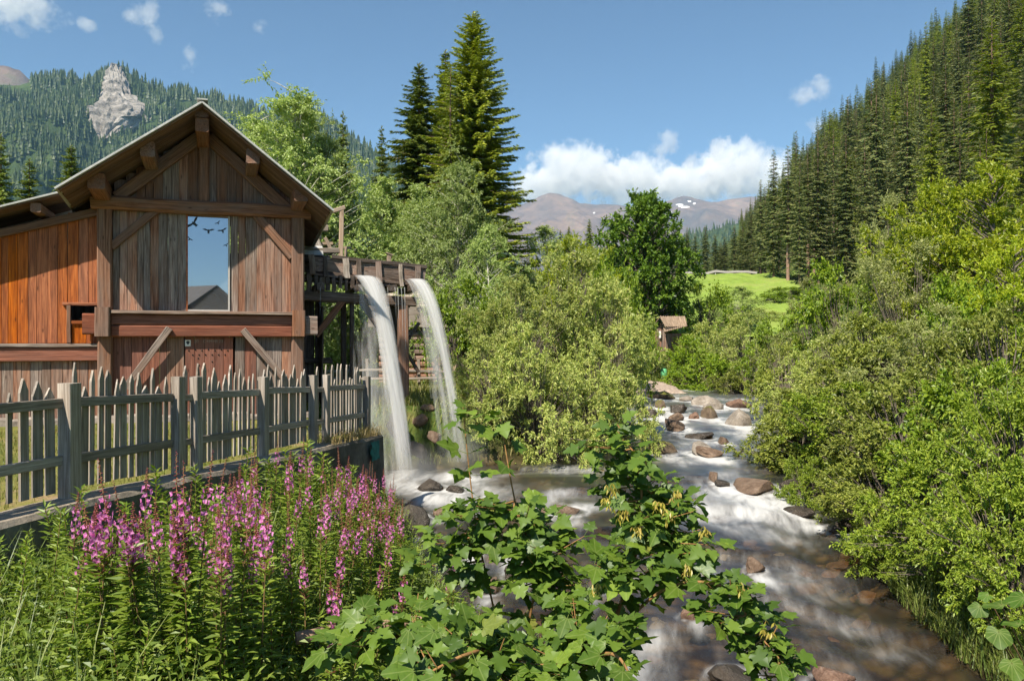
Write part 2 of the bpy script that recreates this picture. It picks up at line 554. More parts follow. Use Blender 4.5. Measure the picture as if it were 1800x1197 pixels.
fc = grid_faces(nx, ny)[:, ::-1]
# skirt down the open edge
edge = np.concatenate([np.arange(ny) * nx])
base = len(V)
sk = V[edge].copy(); sk[:, 2] = -4.4; sk[:, 0] += 0.0
V = np.concatenate([V, sk])
sq = np.array([(edge[i], base + i, base + i + 1, edge[i + 1]) for i in range(ny - 1)])
me = mesh_np('yard_ground', V, [fc, sq], M['yard'], True)
tag(link('yard_ground', me), kind='structure')

# ------------------------------------------------------------------ stream
CASC = [9.6, 11.6, 13.6, 16.6, 19.6, 23.0, 26.5, 30.5, 35.5, 41.0, 47]
def stream_surface(x, y):
    xl, xr = river_l(y), river_r(y)
    s = (x - xl) / np.maximum(xr - xl, .1)
    ye = y + 0.9 * fbm(x * 0.55, y * 0.10, 0, 3, 21) + 0.5 * np.sin(x * 0.9 + y * .2)
    W = water_z(y)
    i = np.clip(np.searchsorted(CASC, ye) - 1, 0, len(CASC) - 2)
    c0 = np.array(CASC)[i]; c1 = np.array(CASC)[i + 1]
    t = (ye - c0) / (c1 - c0)
    amp = np.clip((water_z(c1) - water_z(c0)) * 0.5, 0.05, 0.16)
    t2 = np.clip(t, 0, 1)
    drop = np.where(t2 < 0.16, -1 + 2 * smooth01(0, 0.16, t2), 1 - 2 * (t2 - 0.16) / 0.84)
    z = W + amp * drop * 0.5
    z = z + 0.030 * fbm(x * 1.1, y * 0.6, 0, 3, 31) * (1 + 0.5 * (y < 16))
    f = np.exp(-((t2 - 0.05) / 0.10) ** 2) + 0.9 * np.exp(-((t2 - 0.97) / 0.13) ** 2)
    ragged = 0.5 + 0.9 * fbm(x * 0.8, y * 0.35, 0, 3, 41)
    foam = np.clip(f * ragged * 0.55, 0, 0.8)
    return z, foam

# boulders standing in the stream: pixel at the waterline, width, height, kind, label
B = [(1135, 733, 50, 17, 'dark', 'dark rounded boulder at the left end of the first cascade'), (1192, 725, 40, 18, 'dark', 'dark boulder behind the white spout of the first cascade'), (1189, 738, 36, 14, 'brown', 'light brown flat boulder below the first cascade'),
     (1188, 756, 46, 20, 'brown', 'brown flat topped boulder in the middle of the stream'), (1142, 752, 30, 13, 'moss', 'small mossy boulder left of the flat topped boulder'), (1104, 754, 26, 13, 'brown', 'brown boulder at the foot of the willow thicket'),
     (1161, 716, 26, 14, 'moss', 'mossy stone on the lip of the first cascade'), (1253, 714, 60, 18, 'pale', 'long pale boulder at the head of the cascades'), (1258, 720, 36, 16, 'pale', 'grey boulder leaning on the long pale boulder'), (1249, 735, 36, 19, 'moss', 'mossy brown boulder below the long pale boulder'),
     (1219, 735, 22, 12, 'red', 'small reddish boulder left of the mossy brown one'), (1206, 704, 32, 9, 'pale', 'low pale stone left of the long pale boulder'), (1165, 700, 54, 12, 'moss', 'mossy bank stone under the far gravel'), (1305, 748, 58, 30, 'pale', 'big pale boulder near the right bank bushes'),
     (1302, 716, 48, 13, 'red', 'reddish boulder behind the big pale one'), (1230, 771, 56, 12, 'dark', 'dark low boulder awash in mid stream'), (1273, 780, 26, 15, 'brown', 'small brown boulder with white water round it'), (1236, 797, 52, 22, 'pale', 'pale topped boulder above the second cascade'),
     (1250, 801, 60, 15, 'brown', 'dark brown boulder in front of the pale topped one'), (1165, 796, 56, 20, 'moss', 'yellow mossed boulder behind the maple leaves'), (1256, 843, 20, 16, 'brown', 'small pointed stone in the smooth pool'), (1272, 853, 36, 12, 'dark', 'dark boulder below the pointed stone'),
     (1330, 862, 90, 20, 'brown', 'big smooth boulder under the sliding water'), (1395, 862, 46, 24, 'dark', 'dark boulder under the overhanging bush'), (1328, 1003, 38, 22, 'brown', 'round brown boulder in the near rapids'), (1215, 1085, 40, 24, 'red', 'reddish stone among the maple leaves'),
     (1290, 1196, 90, 30, 'dark', 'dark wet boulder at the bottom edge'), (1465, 1199, 80, 22, 'red', 'reddish wet boulder at the bottom edge'), (758, 862, 58, 22, 'dark', 'dark wet boulder where the left stream lands'), (802, 866, 40, 14, 'dark', 'flat boulder right of the landing water'),
     (722, 945, 62, 66, 'dark', 'dark wet boulder below the end of the wall'), (772, 905, 36, 14, 'brown', 'small brown stone below the landing water'), (915, 1015, 60, 26, 'dark', 'dark boulder behind the maple stems'), (1000, 905, 60, 16, 'brown', 'brown boulder in the pool before the willows'),
     (835, 965, 44, 18, 'red', 'reddish stone at the edge of the pool'), (1410, 905, 50, 16, 'dark', 'dark stone in the shade of the right bank'), (1480, 930, 60, 24, 'dark', 'dark boulder at the overhung right bank'), (1095, 772, 40, 12, 'dark', 'dark stone beside the willow roots'),
     (960, 905, 34, 12, 'brown', 'small stone in the pool below the willows'), (860, 1040, 50, 22, 'brown', 'brown stone in the shallow edge below the fireweed'), (880, 950, 40, 14, 'dark', 'dark stone breaking the pool surface')]
# places where the photograph shows white water (pixel, pixel radii, strength)
FOAM = [(1180, 736, 75, 9, 1.2), (1100, 738, 50, 8, 1.0), (1290, 745, 40, 12, 1.0), (1200, 752, 70, 6, .7), (1245, 812, 70, 10, 1.0), (1200, 762, 60, 5, .6),
        (1310, 768, 40, 8, .9), (1215, 790, 20, 14, .9), (1285, 868, 80, 14, 1.25), (1300, 893, 70, 9, 0.9), (1290, 930, 70, 16, .8), (1235, 905, 60, 16, .6),
        (1345, 905, 60, 16, .5), (1390, 950, 60, 14, .55), (1220, 1010, 90, 16, .9), (1370, 1020, 70, 14, 1.0), (1440, 1050, 80, 18, .8), (1180, 1120, 60, 30, .8),
        (1480, 1105, 90, 14, .5), (1530, 1150, 100, 16, .6), (880, 875, 70, 12, 1.3), (800, 850, 90, 14, 1.3), (990, 892, 110, 8, 1.0), (720, 850, 60, 24, 1.2),
        (1080, 1180, 90, 30, .7), (905, 985, 70, 16, .7), (1010, 950, 60, 8, .7), (1100, 720, 20, 14, .9), (1165, 722, 18, 12, 1.0), (1225, 708, 20, 5, .7)]
_yt = np.linspace(4, 60, 2000)
_pt = CY - F * water_z(_yt) / _yt
def y_on_water(py): return float(np.interp(-py, -_pt, _yt))

Ys = np.concatenate([np.arange(2.0, 20, 0.09), np.arange(20, 52, 0.16)])
Ss = np.linspace(-0.02, 1.02, 110)
SY, SS = np.meshgrid(Ys, Ss, indexing='ij')
SX = river_l(SY) + SS * (river_r(SY) - river_l(SY))
SZ, SF = stream_surface(SX, SY)
ppx = CX + F * SX / SY; ppy = CY - F * SZ / SY
for (px, py, rx, ry, st) in FOAM:
    Y0 = y_on_water(py); X0 = (px - CX) / F * Y0
    rX = rx / F * Y0; rY = max(0.35, ry / F * Y0 * Y0 / abs(float(water_z(Y0))))
    # streaks drift with the current, which runs towards the camera
    d2 = ((SX - X0) / rX) ** 2 + ((SY - Y0) / rY) ** 2
    SF = SF + 0.8 * st * np.exp(-d2) * (0.75 + 0.5 * fbm(SX * 1.6, SY * 0.6, 0, 3, 51))
SF = SF * np.interp(SY, [9, 14, 18, 24], [0.68, 0.78, 0.85, 0.95])
# white collars and wakes round the boulders
for (px, py, wpx, hpx, kd, lb) in B:
    Y0 = y_on_water(py); w = wpx / F * Y0 / 2; X0 = (px - CX) / F * Y0; Yc = Y0 + w * .3
    dx = (SX - X0) / w; dy = (SY - Yc) / w
    rr0 = np.hypot(dx, dy)
    SF = SF + 0.55 * np.exp(-((rr0 - 1.12) / 0.22) ** 2) + 0.75 * np.exp(-(dx / 0.8) ** 2 - ((dy + 2.2) / 1.3) ** 2)
SF = SF * smooth01(-0.0, 0.04, SS) * smooth01(1.0, 0.96, SS)
m, nt, out = new_mat('stream_water')
af = N(nt, 'ShaderNodeAttribute', attribute_name='foam')
au = N(nt, 'ShaderNodeAttribute', attribute_name='su')
av = N(nt, 'ShaderNodeAttribute', attribute_name='sv')
cb = nt.nodes.new('ShaderNodeCombineXYZ')
nt.links.new(mth(nt, 'MULTIPLY', av.outputs['Fac'], 1.3), cb.inputs[0]); nt.links.new(mth(nt, 'MULTIPLY', au.outputs['Fac'], 0.5), cb.inputs[1])
st1 = noise(nt, cb.outputs[0], 1.5, 6, 0.6, 0.6)
cb2 = nt.nodes.new('ShaderNodeCombineXYZ')
nt.links.new(mth(nt, 'MULTIPLY', av.outputs['Fac'], 3.2), cb2.inputs[0]); nt.links.new(mth(nt, 'MULTIPLY', au.outputs['Fac'], 0.8), cb2.inputs[1])
st2 = noise(nt, cb2.outputs[0], 2.0, 5, 0.6, 0.4)
s = mth(nt, 'ADD', mth(nt, 'MULTIPLY', st1, 0.75), mth(nt, 'MULTIPLY', st2, 0.35))
ff = mth(nt, 'MULTIPLY', af.outputs['Fac'], mth(nt, 'SUBTRACT', mth(nt, 'MULTIPLY', s, 1.7), 0.22))
ff = mth(nt, 'ADD', ff, mth(nt, 'MULTIPLY', mth(nt, 'SUBTRACT', s, 0.60), 0.5))
fr = nt.nodes.new('ShaderNodeMapRange'); fr.interpolation_type = 'SMOOTHSTEP'
fr.inputs['From Min'].default_value = -0.05; fr.inputs['From Max'].default_value = 1.05
fr.inputs['To Min'].default_value = 0.01; fr.inputs['To Max'].default_value = 0.85
nt.links.new(ff, fr.inputs[0])
tr = nt.nodes.new('ShaderNodeBsdfTransparent'); tr.inputs[0].default_value = (0.66, 0.59, 0.43, 1)
gl = nt.nodes.new('ShaderNodeBsdfGlossy'); gl.inputs['Roughness'].default_value = 0.32; gl.inputs[0].default_value = (1, 1, 1, 1)
bn = bump(nt, s, 0.15, 0.05)
nt.links.new(bn, gl.inputs['Normal'])
fz = nt.nodes.new('ShaderNodeFresnel'); fz.inputs['IOR'].default_value = 1.33
mw = nt.nodes.new('ShaderNodeMixShader')
nt.links.new(fz.outputs[0], mw.inputs[0]); nt.links.new(tr.outputs[0], mw.inputs[1]); nt.links.new(gl.outputs[0], mw.inputs[2])
df = nt.nodes.new('ShaderNodeBsdfDiffuse'); df.inputs[0].default_value = (0.60, 0.61, 0.62, 1)
ms = nt.nodes.new('ShaderNodeMixShader')
nt.links.new(fr.outputs[0], ms.inputs[0]); nt.links.new(mw.outputs[0], ms.inputs[1]); nt.links.new(df.outputs[0], ms.inputs[2])
nt.links.new(ms.outputs[0], out.inputs[0])
M['water'] = m
me = mesh_np('stream_water', np.stack([SX, SY, SZ], -1), grid_faces(len(Ss), len(Ys)), M['water'], True,
             {'foam': SF.ravel(), 'su': SY.ravel(), 'sv': (SX - 0.15 * SY).ravel()})
tag(link('stream_water', me), kind='structure')
# ------------------------------------------------------------------ timber mill house
HOUSE0 = Vector((-9.014, 17.7, -1.85)); HANG = math.radians(19.755)
HU = Vector((math.cos(HANG), math.sin(HANG), 0)); HN = Vector((-math.sin(HANG), math.cos(HANG), 0))
def hw(u, v, h): return HOUSE0 + HU * u + HN * v + Vector((0, 0, h))
house = empty('timber_mill_house', HOUSE0, HANG, 'weathered timber mill house with steep gable, tall window and orange lean-to', 'house')
R = random.Random(11)
UPV = (0, -1, 0)            # boards on the front wall: thickness towards the front

def vplanks(name, u0, u1, h0, h1, n, mats, v=0.02, parent=house, T=0.03, gap=0.006):
    "vertical planks filling u0..u1; h0/h1 may be functions of u"
    ws = [R.uniform(0.7, 1.3) for _ in range(n)]
    k = (u1 - u0) / sum(ws); u = u0
    for w in ws:
        w *= k; c = u + w / 2
        a = h0(c) if callable(h0) else h0
        b = h1(c) if callable(h1) else h1
        if b - a > 0.05:
            board(name, (c, v + R.uniform(-0.009, 0.006), a), (c, v + R.uniform(-0.009, 0.006), b), w - gap, T, R.choice(mats), parent, R, up=UPV, rough=0.003, cham=0.004)
        u += w

G, RD, OR, BM, RL = M['wood_grey'], M['wood_red'], M['wood_orange'], M['wood_beam'], M['wood_rail']
# frame
for c in (-0.02, 4.115):
    board('post', (c, -0.02, 0.0), (c, -0.02, 5.02), 0.295, 0.27, BM, house, R, up=UPV, rough=0.008)
board('tie_beam', (-0.28, -0.06, 4.89), (4.42, -0.06, 4.90), 0.30, 0.30, BM, house, R, rough=0.012, nseg=7, cham=0.05)
board('middle_beam', (0.125, -0.10, 2.06), (3.965, -0.10, 2.06), 0.255, 0.20, RL, house, R, up=UPV, nseg=6)
board('middle_beam', (0.125, -0.085, 2.317), (3.965, -0.085, 2.317), 0.245, 0.20, RL, house, R, up=UPV, nseg=6)
board('sill_cap', (0.125, -0.14, 2.478), (3.985, -0.14, 2.484), 0.07, 0.36, G, house, R, up=UPV, nseg=6)
# tenon blocks at both ends of the middle beam
board('tenon_block', (-0.04, -0.26, 1.94), (-0.04, -0.26, 2.58), 0.30, 0.22, BM, house, R, up=UPV)
board('beam_end', (-0.44, -0.13, 2.21), (-0.178, -0.13, 2.21), 0.46, 0.24, RL, house, R, up=UPV)
board('tenon_block', (4.125, -0.25, 1.95), (4.125, -0.25, 2.56), 0.30, 0.20, BM, house, R, up=UPV)
board('beam_end', (4.275, -0.10, 2.20), (4.56, -0.10, 2.20), 0.45, 0.24, G, house, R, up=UPV)
# wall planks
vplanks('wall_plank', 0.128, 1.655, 2.53, 4.75, 9, [G, G, G, RD])
vplanks('wall_plank', 2.60, 3.965, 2.53, 4.75, 7, [RD, RD, G, RD])
vplanks('wall_plank', 0.128, 1.60, -0.02, 1.94, 8, [RD, RL, RL])
vplanks('wall_plank', 2.70, 3.965, -0.02, 1.94, 7, [RD, RL, RD, G])
gab = lambda u: 6.94 - abs(u - 2.02) * 0.76 - 0.17
vplanks('gable_plank', 0.15, 3.95, 5.03, gab, 19, [G, BM, BM, RD, BM], v=0.03)
board('king_post', (2.03, -0.03, 5.05), (2.03, -0.03, 6.62), 0.22, 0.18, BM, house, R, up=UPV)
board('gable_strut', (0.22, -0.06, 5.02), (1.93, -0.06, 6.52), 0.27, 0.18, BM, house, R, up=UPV)
board('gable_strut', (3.86, -0.06, 4.98), (2.13, -0.06, 6.52), 0.27, 0.18, BM, house, R, up=UPV)
# braces
for a, b, w in (((0.10, 3.93), (1.02, 4.80), 0.17), ((3.17, 4.80), (3.99, 3.84), 0.19)):
    board('brace', (a[0], -0.05, a[1]), (b[0], -0.05, b[1]), w, 0.10, BM, house, R, up=UPV)
for a, b in (((1.30, 2.13), (0.40, 0.80)), ((2.87, 2.10), (3.86, 0.86))):
    d = Vector((b[0] - a[0], -0.02, b[1] - a[1]))
    board('brace', (a[0], -0.245, a[1]), (b[0], -0.16, b[1]), 0.15, 0.07, G, house, R, up=UPV, rough=0.006)
# stone footing
stone_m = plain('footing_stone', (0.26, 0.22, 0.19), 0.9, 0.2, 6, 0.45, 0.6)
M['stone'] = stone_m
u = -2.9
while u < 4.3:
    w = R.uniform(0.2, 0.45); hh = R.uniform(0.14, 0.24)
    board('footing_stone', (u, -0.06, hh / 2 - 0.03), (u + w - 0.02, -0.06, hh / 2 - 0.03), 0.2, hh, stone_m, house, R, rough=0.02, cham=0.04)
    u += w
# window
glass, nt, out = new_mat('window_glass')
gl = nt.nodes.new('ShaderNodeBsdfGlossy'); gl.inputs['Roughness'].default_value = 0.015; gl.inputs[0].default_value = (0.70, 0.76, 0.85, 1)
df = nt.nodes.new('ShaderNodeBsdfDiffuse'); df.inputs[0].default_value = (0.10, 0.108, 0.12, 1)
ms = nt.nodes.new('ShaderNodeMixShader'); ms.inputs[0].default_value = 0.5
nt.links.new(df.outputs[0], ms.inputs[1]); nt.links.new(gl.outputs[0], ms.inputs[2]); nt.links.new(ms.outputs[0], out.inputs[0])
M['glass'] = glass
win = empty('window', (2.10, 0, 2.53)); win.parent = house
def wq(name, u0, h0, u1, h1, v, mat, T=0.01):
    return board(name, (u0, v, (h0 + h1) / 2), (u1, v, (h0 + h1) / 2), h1 - h0, T, mat, win, R, up=UPV, rough=0.0, cham=0.001, nseg=1)
wq('pane', -0.425, 0.0, 0.445, 2.20, 0.062, glass)
M['metal'] = plain('window_frame_metal', (0.42, 0.40, 0.38), 0.5, 0.5, 20, 0.1, 0.05)
wq('frame', 0.447, -0.02, 0.487, 2.21, 0.02, M['metal'], 0.10)
wq('frame', -0.452, -0.02, -0.426, 2.21, 0.02, M['wood_orange'], 0.10)
wq('frame', -0.425, 2.18, 0.446, 2.21, 0.02, M['wood_red'], 0.10)
wq('frame', -0.425, -0.02, 0.446, 0.03, 0.022, M['metal'], 0.09)
dark = plain('bird_sticker_film', (0.045, 0.055, 0.07), 0.6, 0.3, 5, 0.1, 0.0)
def bird(u, h, s, rot):
    pts = np.array([(0, 0.10), (0.06, 0.03), (0.30, 0.13), (0.52, 0.08), (0.42, 0.03), (0.28, -0.03), (0.10, -0.06), (0.07, -0.20), (0.10, -0.30), (-0.10, -0.30), (-0.07, -0.20),
                    (-0.10, -0.06), (-0.28, -0.03), (-0.42, 0.03), (-0.52, 0.08), (-0.30, 0.13), (-0.06, 0.03)])
    c, sn = math.cos(rot), math.sin(rot)
    q = np.stack([pts[:, 0] * c - pts[:, 1] * sn, pts[:, 0] * sn + pts[:, 1] * c], 1) * s
    V = [(u, 0.052, h)] + [(u + a, 0.052, h + b) for a, b in q]
    n = len(q)
    T = [(0, 1 + i, 1 + (i + 1) % n) for i in range(n)]
    link('bird_sticker', mesh_np('bird_sticker', V, [np.array(T)], dark), win)
for a in ((-0.31, 2.03, 0.36, 0.85), (0.02, 1.875, 0.26, 0.0), (0.32, 1.89, 0.22, 0.35), (0.22, 2.06, 0.14, 0.6), (-0.38, 1.66, 0.15, -0.7), (0.40, 1.55, 0.13, 0.5)):
    bird(*a)
# door
door = empty('door', (2.14, 0, 0.0)); door.parent = house
w0 = -0.52
for i, w in enumerate((0.20, 0.22, 0.21, 0.20, 0.21)):
    board('door_plank', (w0 + w / 2, -0.005, 0.03), (w0 + w / 2, -0.005, 1.925), w - 0.006, 0.035, M['wood_rail'], door, R, up=UPV, rough=0.002)
    w0 += w
stud = plain('iron_stud', (0.02, 0.018, 0.016), 0.6, 0.4)
sm = mesh_np('stud', [(-.016, 0, -.016), (.016, 0, -.016), (.016, 0, .016), (-.016, 0, .016), (0, -.028, 0)], [np.array([(0, 1, 4), (1, 2, 4), (2, 3, 4), (3, 0, 4)])], stud)
for i in range(7):
    link('stud', sm, door, (-0.44 + i * 0.14, -0.024, 1.62 + 0.02 * (i % 2)))
    if i < 6: link('stud', sm, door, (-0.36 + i * 0.14, -0.024, 1.52))
for p in ((-0.24, 1.44), (-0.22, 1.28), (-0.10, 1.30), (0.06, 1.36)): link('stud', sm, door, (p[0], -0.024, p[1]))
chalk = plain('white_chalk', (0.30, 0.25, 0.21), 0.95, 0.1)
def text(s, loc, size, mat, parent):
    cu = bpy.data.curves.new('chalk_writing', 'FONT'); cu.body = s; cu.size = size; cu.extrude = 0.001; cu.materials.append(mat)
    t_ = bpy.data.objects.new('chalk_writing', cu)
    me = bpy.data.meshes.new_from_object(t_); bpy.data.objects.remove(t_)
    o = bpy.data.objects.new('chalk_writing', me); COL.objects.link(o); o.parent = parent
    o.location = loc; o.rotation_euler = (math.pi / 2, 0, 0)
    return o
text('20', (-0.33, -0.026, 1.80), 0.10, chalk, door); text('C+M+B', (-0.14, -0.026, 1.80), 0.10, chalk, door); text('23', (0.20, -0.026, 1.80), 0.10, chalk, door)
white = plain('white_notice_card', (0.75, 0.74, 0.72), 0.7, 0.2, 8, 0.05, 0.0)
nb = board('notice_card', (-0.52, -0.03, 1.79), (-0.40, -0.03, 1.79), 0.145, 0.006, white, door, R, up=UPV, rough=0, nseg=1, cham=0.001)
V = [(0, 0, 0)] + [(0.036 * math.cos(t) * (1 + .25 * math.sin(3 * t)), 0, 0.042 * math.sin(t)) for t in np.linspace(0, 6.28, 13)[:-1]]
link('printed_mark', mesh_np('printed_mark', V, [np.array([(0, 1 + i, 1 + (i + 1) % 12) for i in range(12)])], dark), door, (-0.46, -0.035, 1.80))

# purlins
for (c, h, w, t, v1) in ((2.01, 6.57, 0.27, 0.30, 1.2), (2.01, 6.83, 0.29, 0.18, 1.2), (0.93, 5.98, 0.29, 0.34, 1.0), (-0.05, 5.22, 0.33, 0.33, 1.0), (3.06, 5.98, 0.28, 0.34, 1.0), (4.09, 5.22, 0.30, 0.34, 1.0)):
    board('purlin', (c, -1.14 + R.uniform(-.05, .05), h - 0.05), (c, v1, h - 0.05 - 0.082 * (v1 + 1.14)), w, t, BM, house, R, rough=0.01, cham=0.03)
board('purlin_end', (-0.22, -0.1, 4.98), (-0.22, 0.4, 4.98), 0.2, 0.18, BM, house, R)
# main roof: boards run down the slope over the purlins
APEX = (2.02, 6.97); EL = (-0.67, 4.95); ER = (4.71, 4.81)
tin = plain('roof_cover_sheet', (0.36, 0.37, 0.36), 0.5, 0.5, 12, 0.2, 0.1)
M['tin'] = tin
roof = empty('roof', (2.02, -1.35, 6.97)); roof.parent = house; roof.rotation_euler = (-0.082, 0, 0)
def rl(p, v): return (p[0] - 2.02, v + 1.35, p[1] - 6.97)
for side, E in ((-1, EL), (1, ER)):
    v = -1.35; i = 0
    while v < 1.4:
        w = R.uniform(0.16, 0.24)
        d = R.uniform(0, 0.05)
        p0 = Vector(rl(APEX, v + w / 2)); p1 = Vector(rl(E, v + w / 2)); dirn = (p1 - p0).normalized()
        nrm = Vector((-dirn.z, 0, dirn.x)) if side < 0 else Vector((dirn.z, 0, -dirn.x))
        if nrm.z < 0: nrm = -nrm
        board('roof_board', p0 - nrm * 0.055, p1 + dirn * d - nrm * 0.055, w - 0.006, 0.032, M['roof_under'], roof, R, up=nrm, rough=0.003)
        v += w; i += 1
    # rear part of the decking and the covering above
    p0 = Vector(rl(APEX, 0)); p1 = Vector(rl(E, 0)); dirn = (p1 - p0).normalized()
    nrm = Vector((dirn.z, 0, -dirn.x)); nrm = nrm if nrm.z > 0 else -nrm
    L = (p1 - p0).length
    for nm, a, b, v0, v1, off, T, mt in (('roof_deck', 0, L + 0.02, v + 0.003, 8.2, -0.055, 0.032, M['roof_under']), ('roof_cover', 0.0, L + 0.09, -1.41, 8.3, -0.012, 0.045, tin)):
        q0 = p0 + dirn * a + nrm * off; q1 = p0 + dirn * b + nrm * off
        o = link(nm, plank_mesh(b - a, v1 - v0, T, mt, R, rough=0.0, cham=0.006, name=nm), roof)
        mtx = frame(q0, q1, nrm); mtx.translation = (q0 + q1) / 2 + Vector((0, (v0 + v1) / 2, 0))
        o.matrix_basis = mtx
board('ridge_cap', (0, -0.08, 0.035), (0, 9.65, 0.035), 0.22, 0.03, tin, roof, R)

# lean-to on the left
lz = lambda u: 4.70 + (u + 0.18) * 0.30
vplanks('lean_to_plank', -4.2, -0.78, 1.79, lambda u: lz(u) + 0.08, 20, [OR, OR, OR, OR], v=0.10)
vplanks('lean_to_plank', -0.775, -0.17, 2.69, lambda u: lz(u) + 0.1, 3, [OR], v=0.10)
vplanks('lean_to_plank', -0.70, -0.17, 1.79, 2.22, 4, [OR], v=0.10)
vplanks('lean_to_plank', -4.2, -0.17, -0.02, 1.45, 22, [RD, G, RD], v=0.08)
board('opening_frame', (-0.87, 0.05, 2.655), (-0.17, 0.05, 2.655), 0.07, 0.06, OR, house, R, up=UPV)
board('opening_frame', (-0.745, 0.05, 1.80), (-0.745, 0.05, 2.62), 0.08, 0.06, BM, house, R, up=UPV)
board('opening_frame', (-0.70, 0.055, 2.25), (-0.17, 0.055, 2.25), 0.07, 0.05, OR, house, R, up=UPV)
for p in ((-0.6, 2.42), (-0.45, 2.36), (-0.32, 2.5)):
    board('stored_slat', (p[0], 0.5, p[1] - .1), (p[0] + .2, 0.55, p[1] + .02), 0.06, 0.03, M['wood_new'], house, R)
board('rail_cap', (-4.2, 0.0, 1.745), (-0.17, 0.0, 1.745), 0.07, 0.20, G, house, R, up=UPV, nseg=6)
board('lower_rail', (-4.2, 0.02, 1.55), (-0.17, 0.02, 1.55), 0.30, 0.14, RL, house, R, up=UPV, nseg=6)
board('wall_plate', (-4.2, 0.03, lz(-4.2) - 0.0), (-0.10, 0.03, lz(-0.10) - 0.0), 0.17, 0.12, BM, house, R, up=UPV, nseg=6)
lroof = empty('lean_to_roof', (-0.72, 0, 5.03)); lroof.parent = house
a0 = Vector((0.0, 0, 0.0)); a1 = Vector((-4.2, 0, -4.2 * 0.34)); dirn = (a1 - a0).normalized(); nrm = Vector((dirn.z, 0, -dirn.x)); nrm = nrm if nrm.z > 0 else -nrm
v = -0.58
while v < 1.2:
    w = R.uniform(0.17, 0.25)
    sh = Vector((0, v + w / 2, 0))
    board('roof_board', a0 + sh - nrm * 0.05, a1 + sh - nrm * 0.05, w - 0.006, 0.03, M['roof_under'], lroof, R, up=nrm)
    v += w
o = link('roof_cover', plank_mesh(4.3, 9.3, 0.04, tin, R, rough=0, cham=0.005), lroof)
mtx = frame(a0, a1, nrm); mtx.translation = (a0 + a1) / 2 + Vector((0, 4.03, 0)) - nrm * 0.008; o.matrix_basis = mtx
for c in (-1.28, -2.9):
    hgt = 5.03 + (c + 0.72) * 0.34 - 0.19
    board('purlin', (c, -0.50, hgt), (c, 1.0, hgt), 0.20, 0.20, BM, house, R)
# side and back walls (mostly hidden), dark inside
for i in range(24):
    v = 0.17 + i * 0.32
    board('side_plank', (4.20, v, 0), (4.20, v, 4.95), 0.315, 0.03, M['wood_grey'], house, R, up=(1, 0, 0), cham=0.004)
vplanks('back_plank', -4.2, 4.2, 0, 4.7, 26, [G], v=7.9)
for i in range(24):
    v = 0.27 + i * 0.32
    board('side_plank', (-4.2, v, 0), (-4.2, v, 3.5), 0.315, 0.03, M['wood_grey'], house, R, up=(1, 0, 0), cham=0.004)

# ------------------------------------------------------------------ retaining wall
m, nt, out = new_mat('stained_concrete')
v = coords(nt, (1, 1, 1), 'Object', False)
n1 = noise(nt, v, 1.3, 6, 0.65); n2 = noise(nt, v, 14, 5, 0.65)
c = ramp(nt, n1, [(0.3, (0.055, 0.05, 0.043)), (0.5, (0.135, 0.125, 0.11)), (0.7, (0.22, 0.205, 0.185))])
c = mix(nt, 0.55, c, ramp(nt, n2, [(0.3, (0.45, 0.45, 0.45)), (0.7, (1.3, 1.3, 1.3))]), 'MULTIPLY')
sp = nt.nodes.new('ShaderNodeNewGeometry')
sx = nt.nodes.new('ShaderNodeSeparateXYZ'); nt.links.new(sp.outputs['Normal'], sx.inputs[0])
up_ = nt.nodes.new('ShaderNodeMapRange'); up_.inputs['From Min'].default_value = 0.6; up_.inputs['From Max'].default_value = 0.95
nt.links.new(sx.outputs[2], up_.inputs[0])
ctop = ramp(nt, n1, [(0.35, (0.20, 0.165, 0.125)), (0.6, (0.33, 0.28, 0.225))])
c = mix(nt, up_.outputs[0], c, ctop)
principled(nt, out, c, 0.92, 0.2, bump(nt, n2, 0.7, 0.03))
M['concrete'] = m
rows = []
Yw = np.concatenate([np.arange(-3, 15.5, 0.12), [15.5]])
prof = [(-0.10, -0.045), (-0.08, -0.01), (0.06, 0.0), (0.20, 0.0), (0.30, -0.012), (0.345, -0.06), (0.36, -0.5), (0.37, -1.0), (0.39, -1.8), (0.40, -3.2)]
for Y in Yw:
    for (o_, z) in prof:
        jit = 0.014 * float(fbm(Y * 1.7, o_ * 9 + z * 2, 0, 3, 77))
        p = fpt(Y, o_ + jit)
        rows.append((p.x, p.y, wall_top(Y) + z + jit * 0.8 + (0.01 * float(vnoise(Y * 3.0, z * 3, 0, 4)))))
V = np.array(rows); k = len(prof)
fc = grid_faces(k, len(Yw))
# end face
e = (len(Yw) - 1) * k
back = V[e:e + k].copy(); back[:, 0] -= 1.2; back[:, 1] += 0.35
b0 = len(V); V = np.concatenate([V, back])
eq = np.array([(e + i, e + i + 1, b0 + i + 1, b0 + i) for i in range(k - 1)])
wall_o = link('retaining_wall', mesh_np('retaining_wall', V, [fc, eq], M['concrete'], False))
tag(wall_o, 'dark stained concrete retaining wall under the picket fence', 'wall')

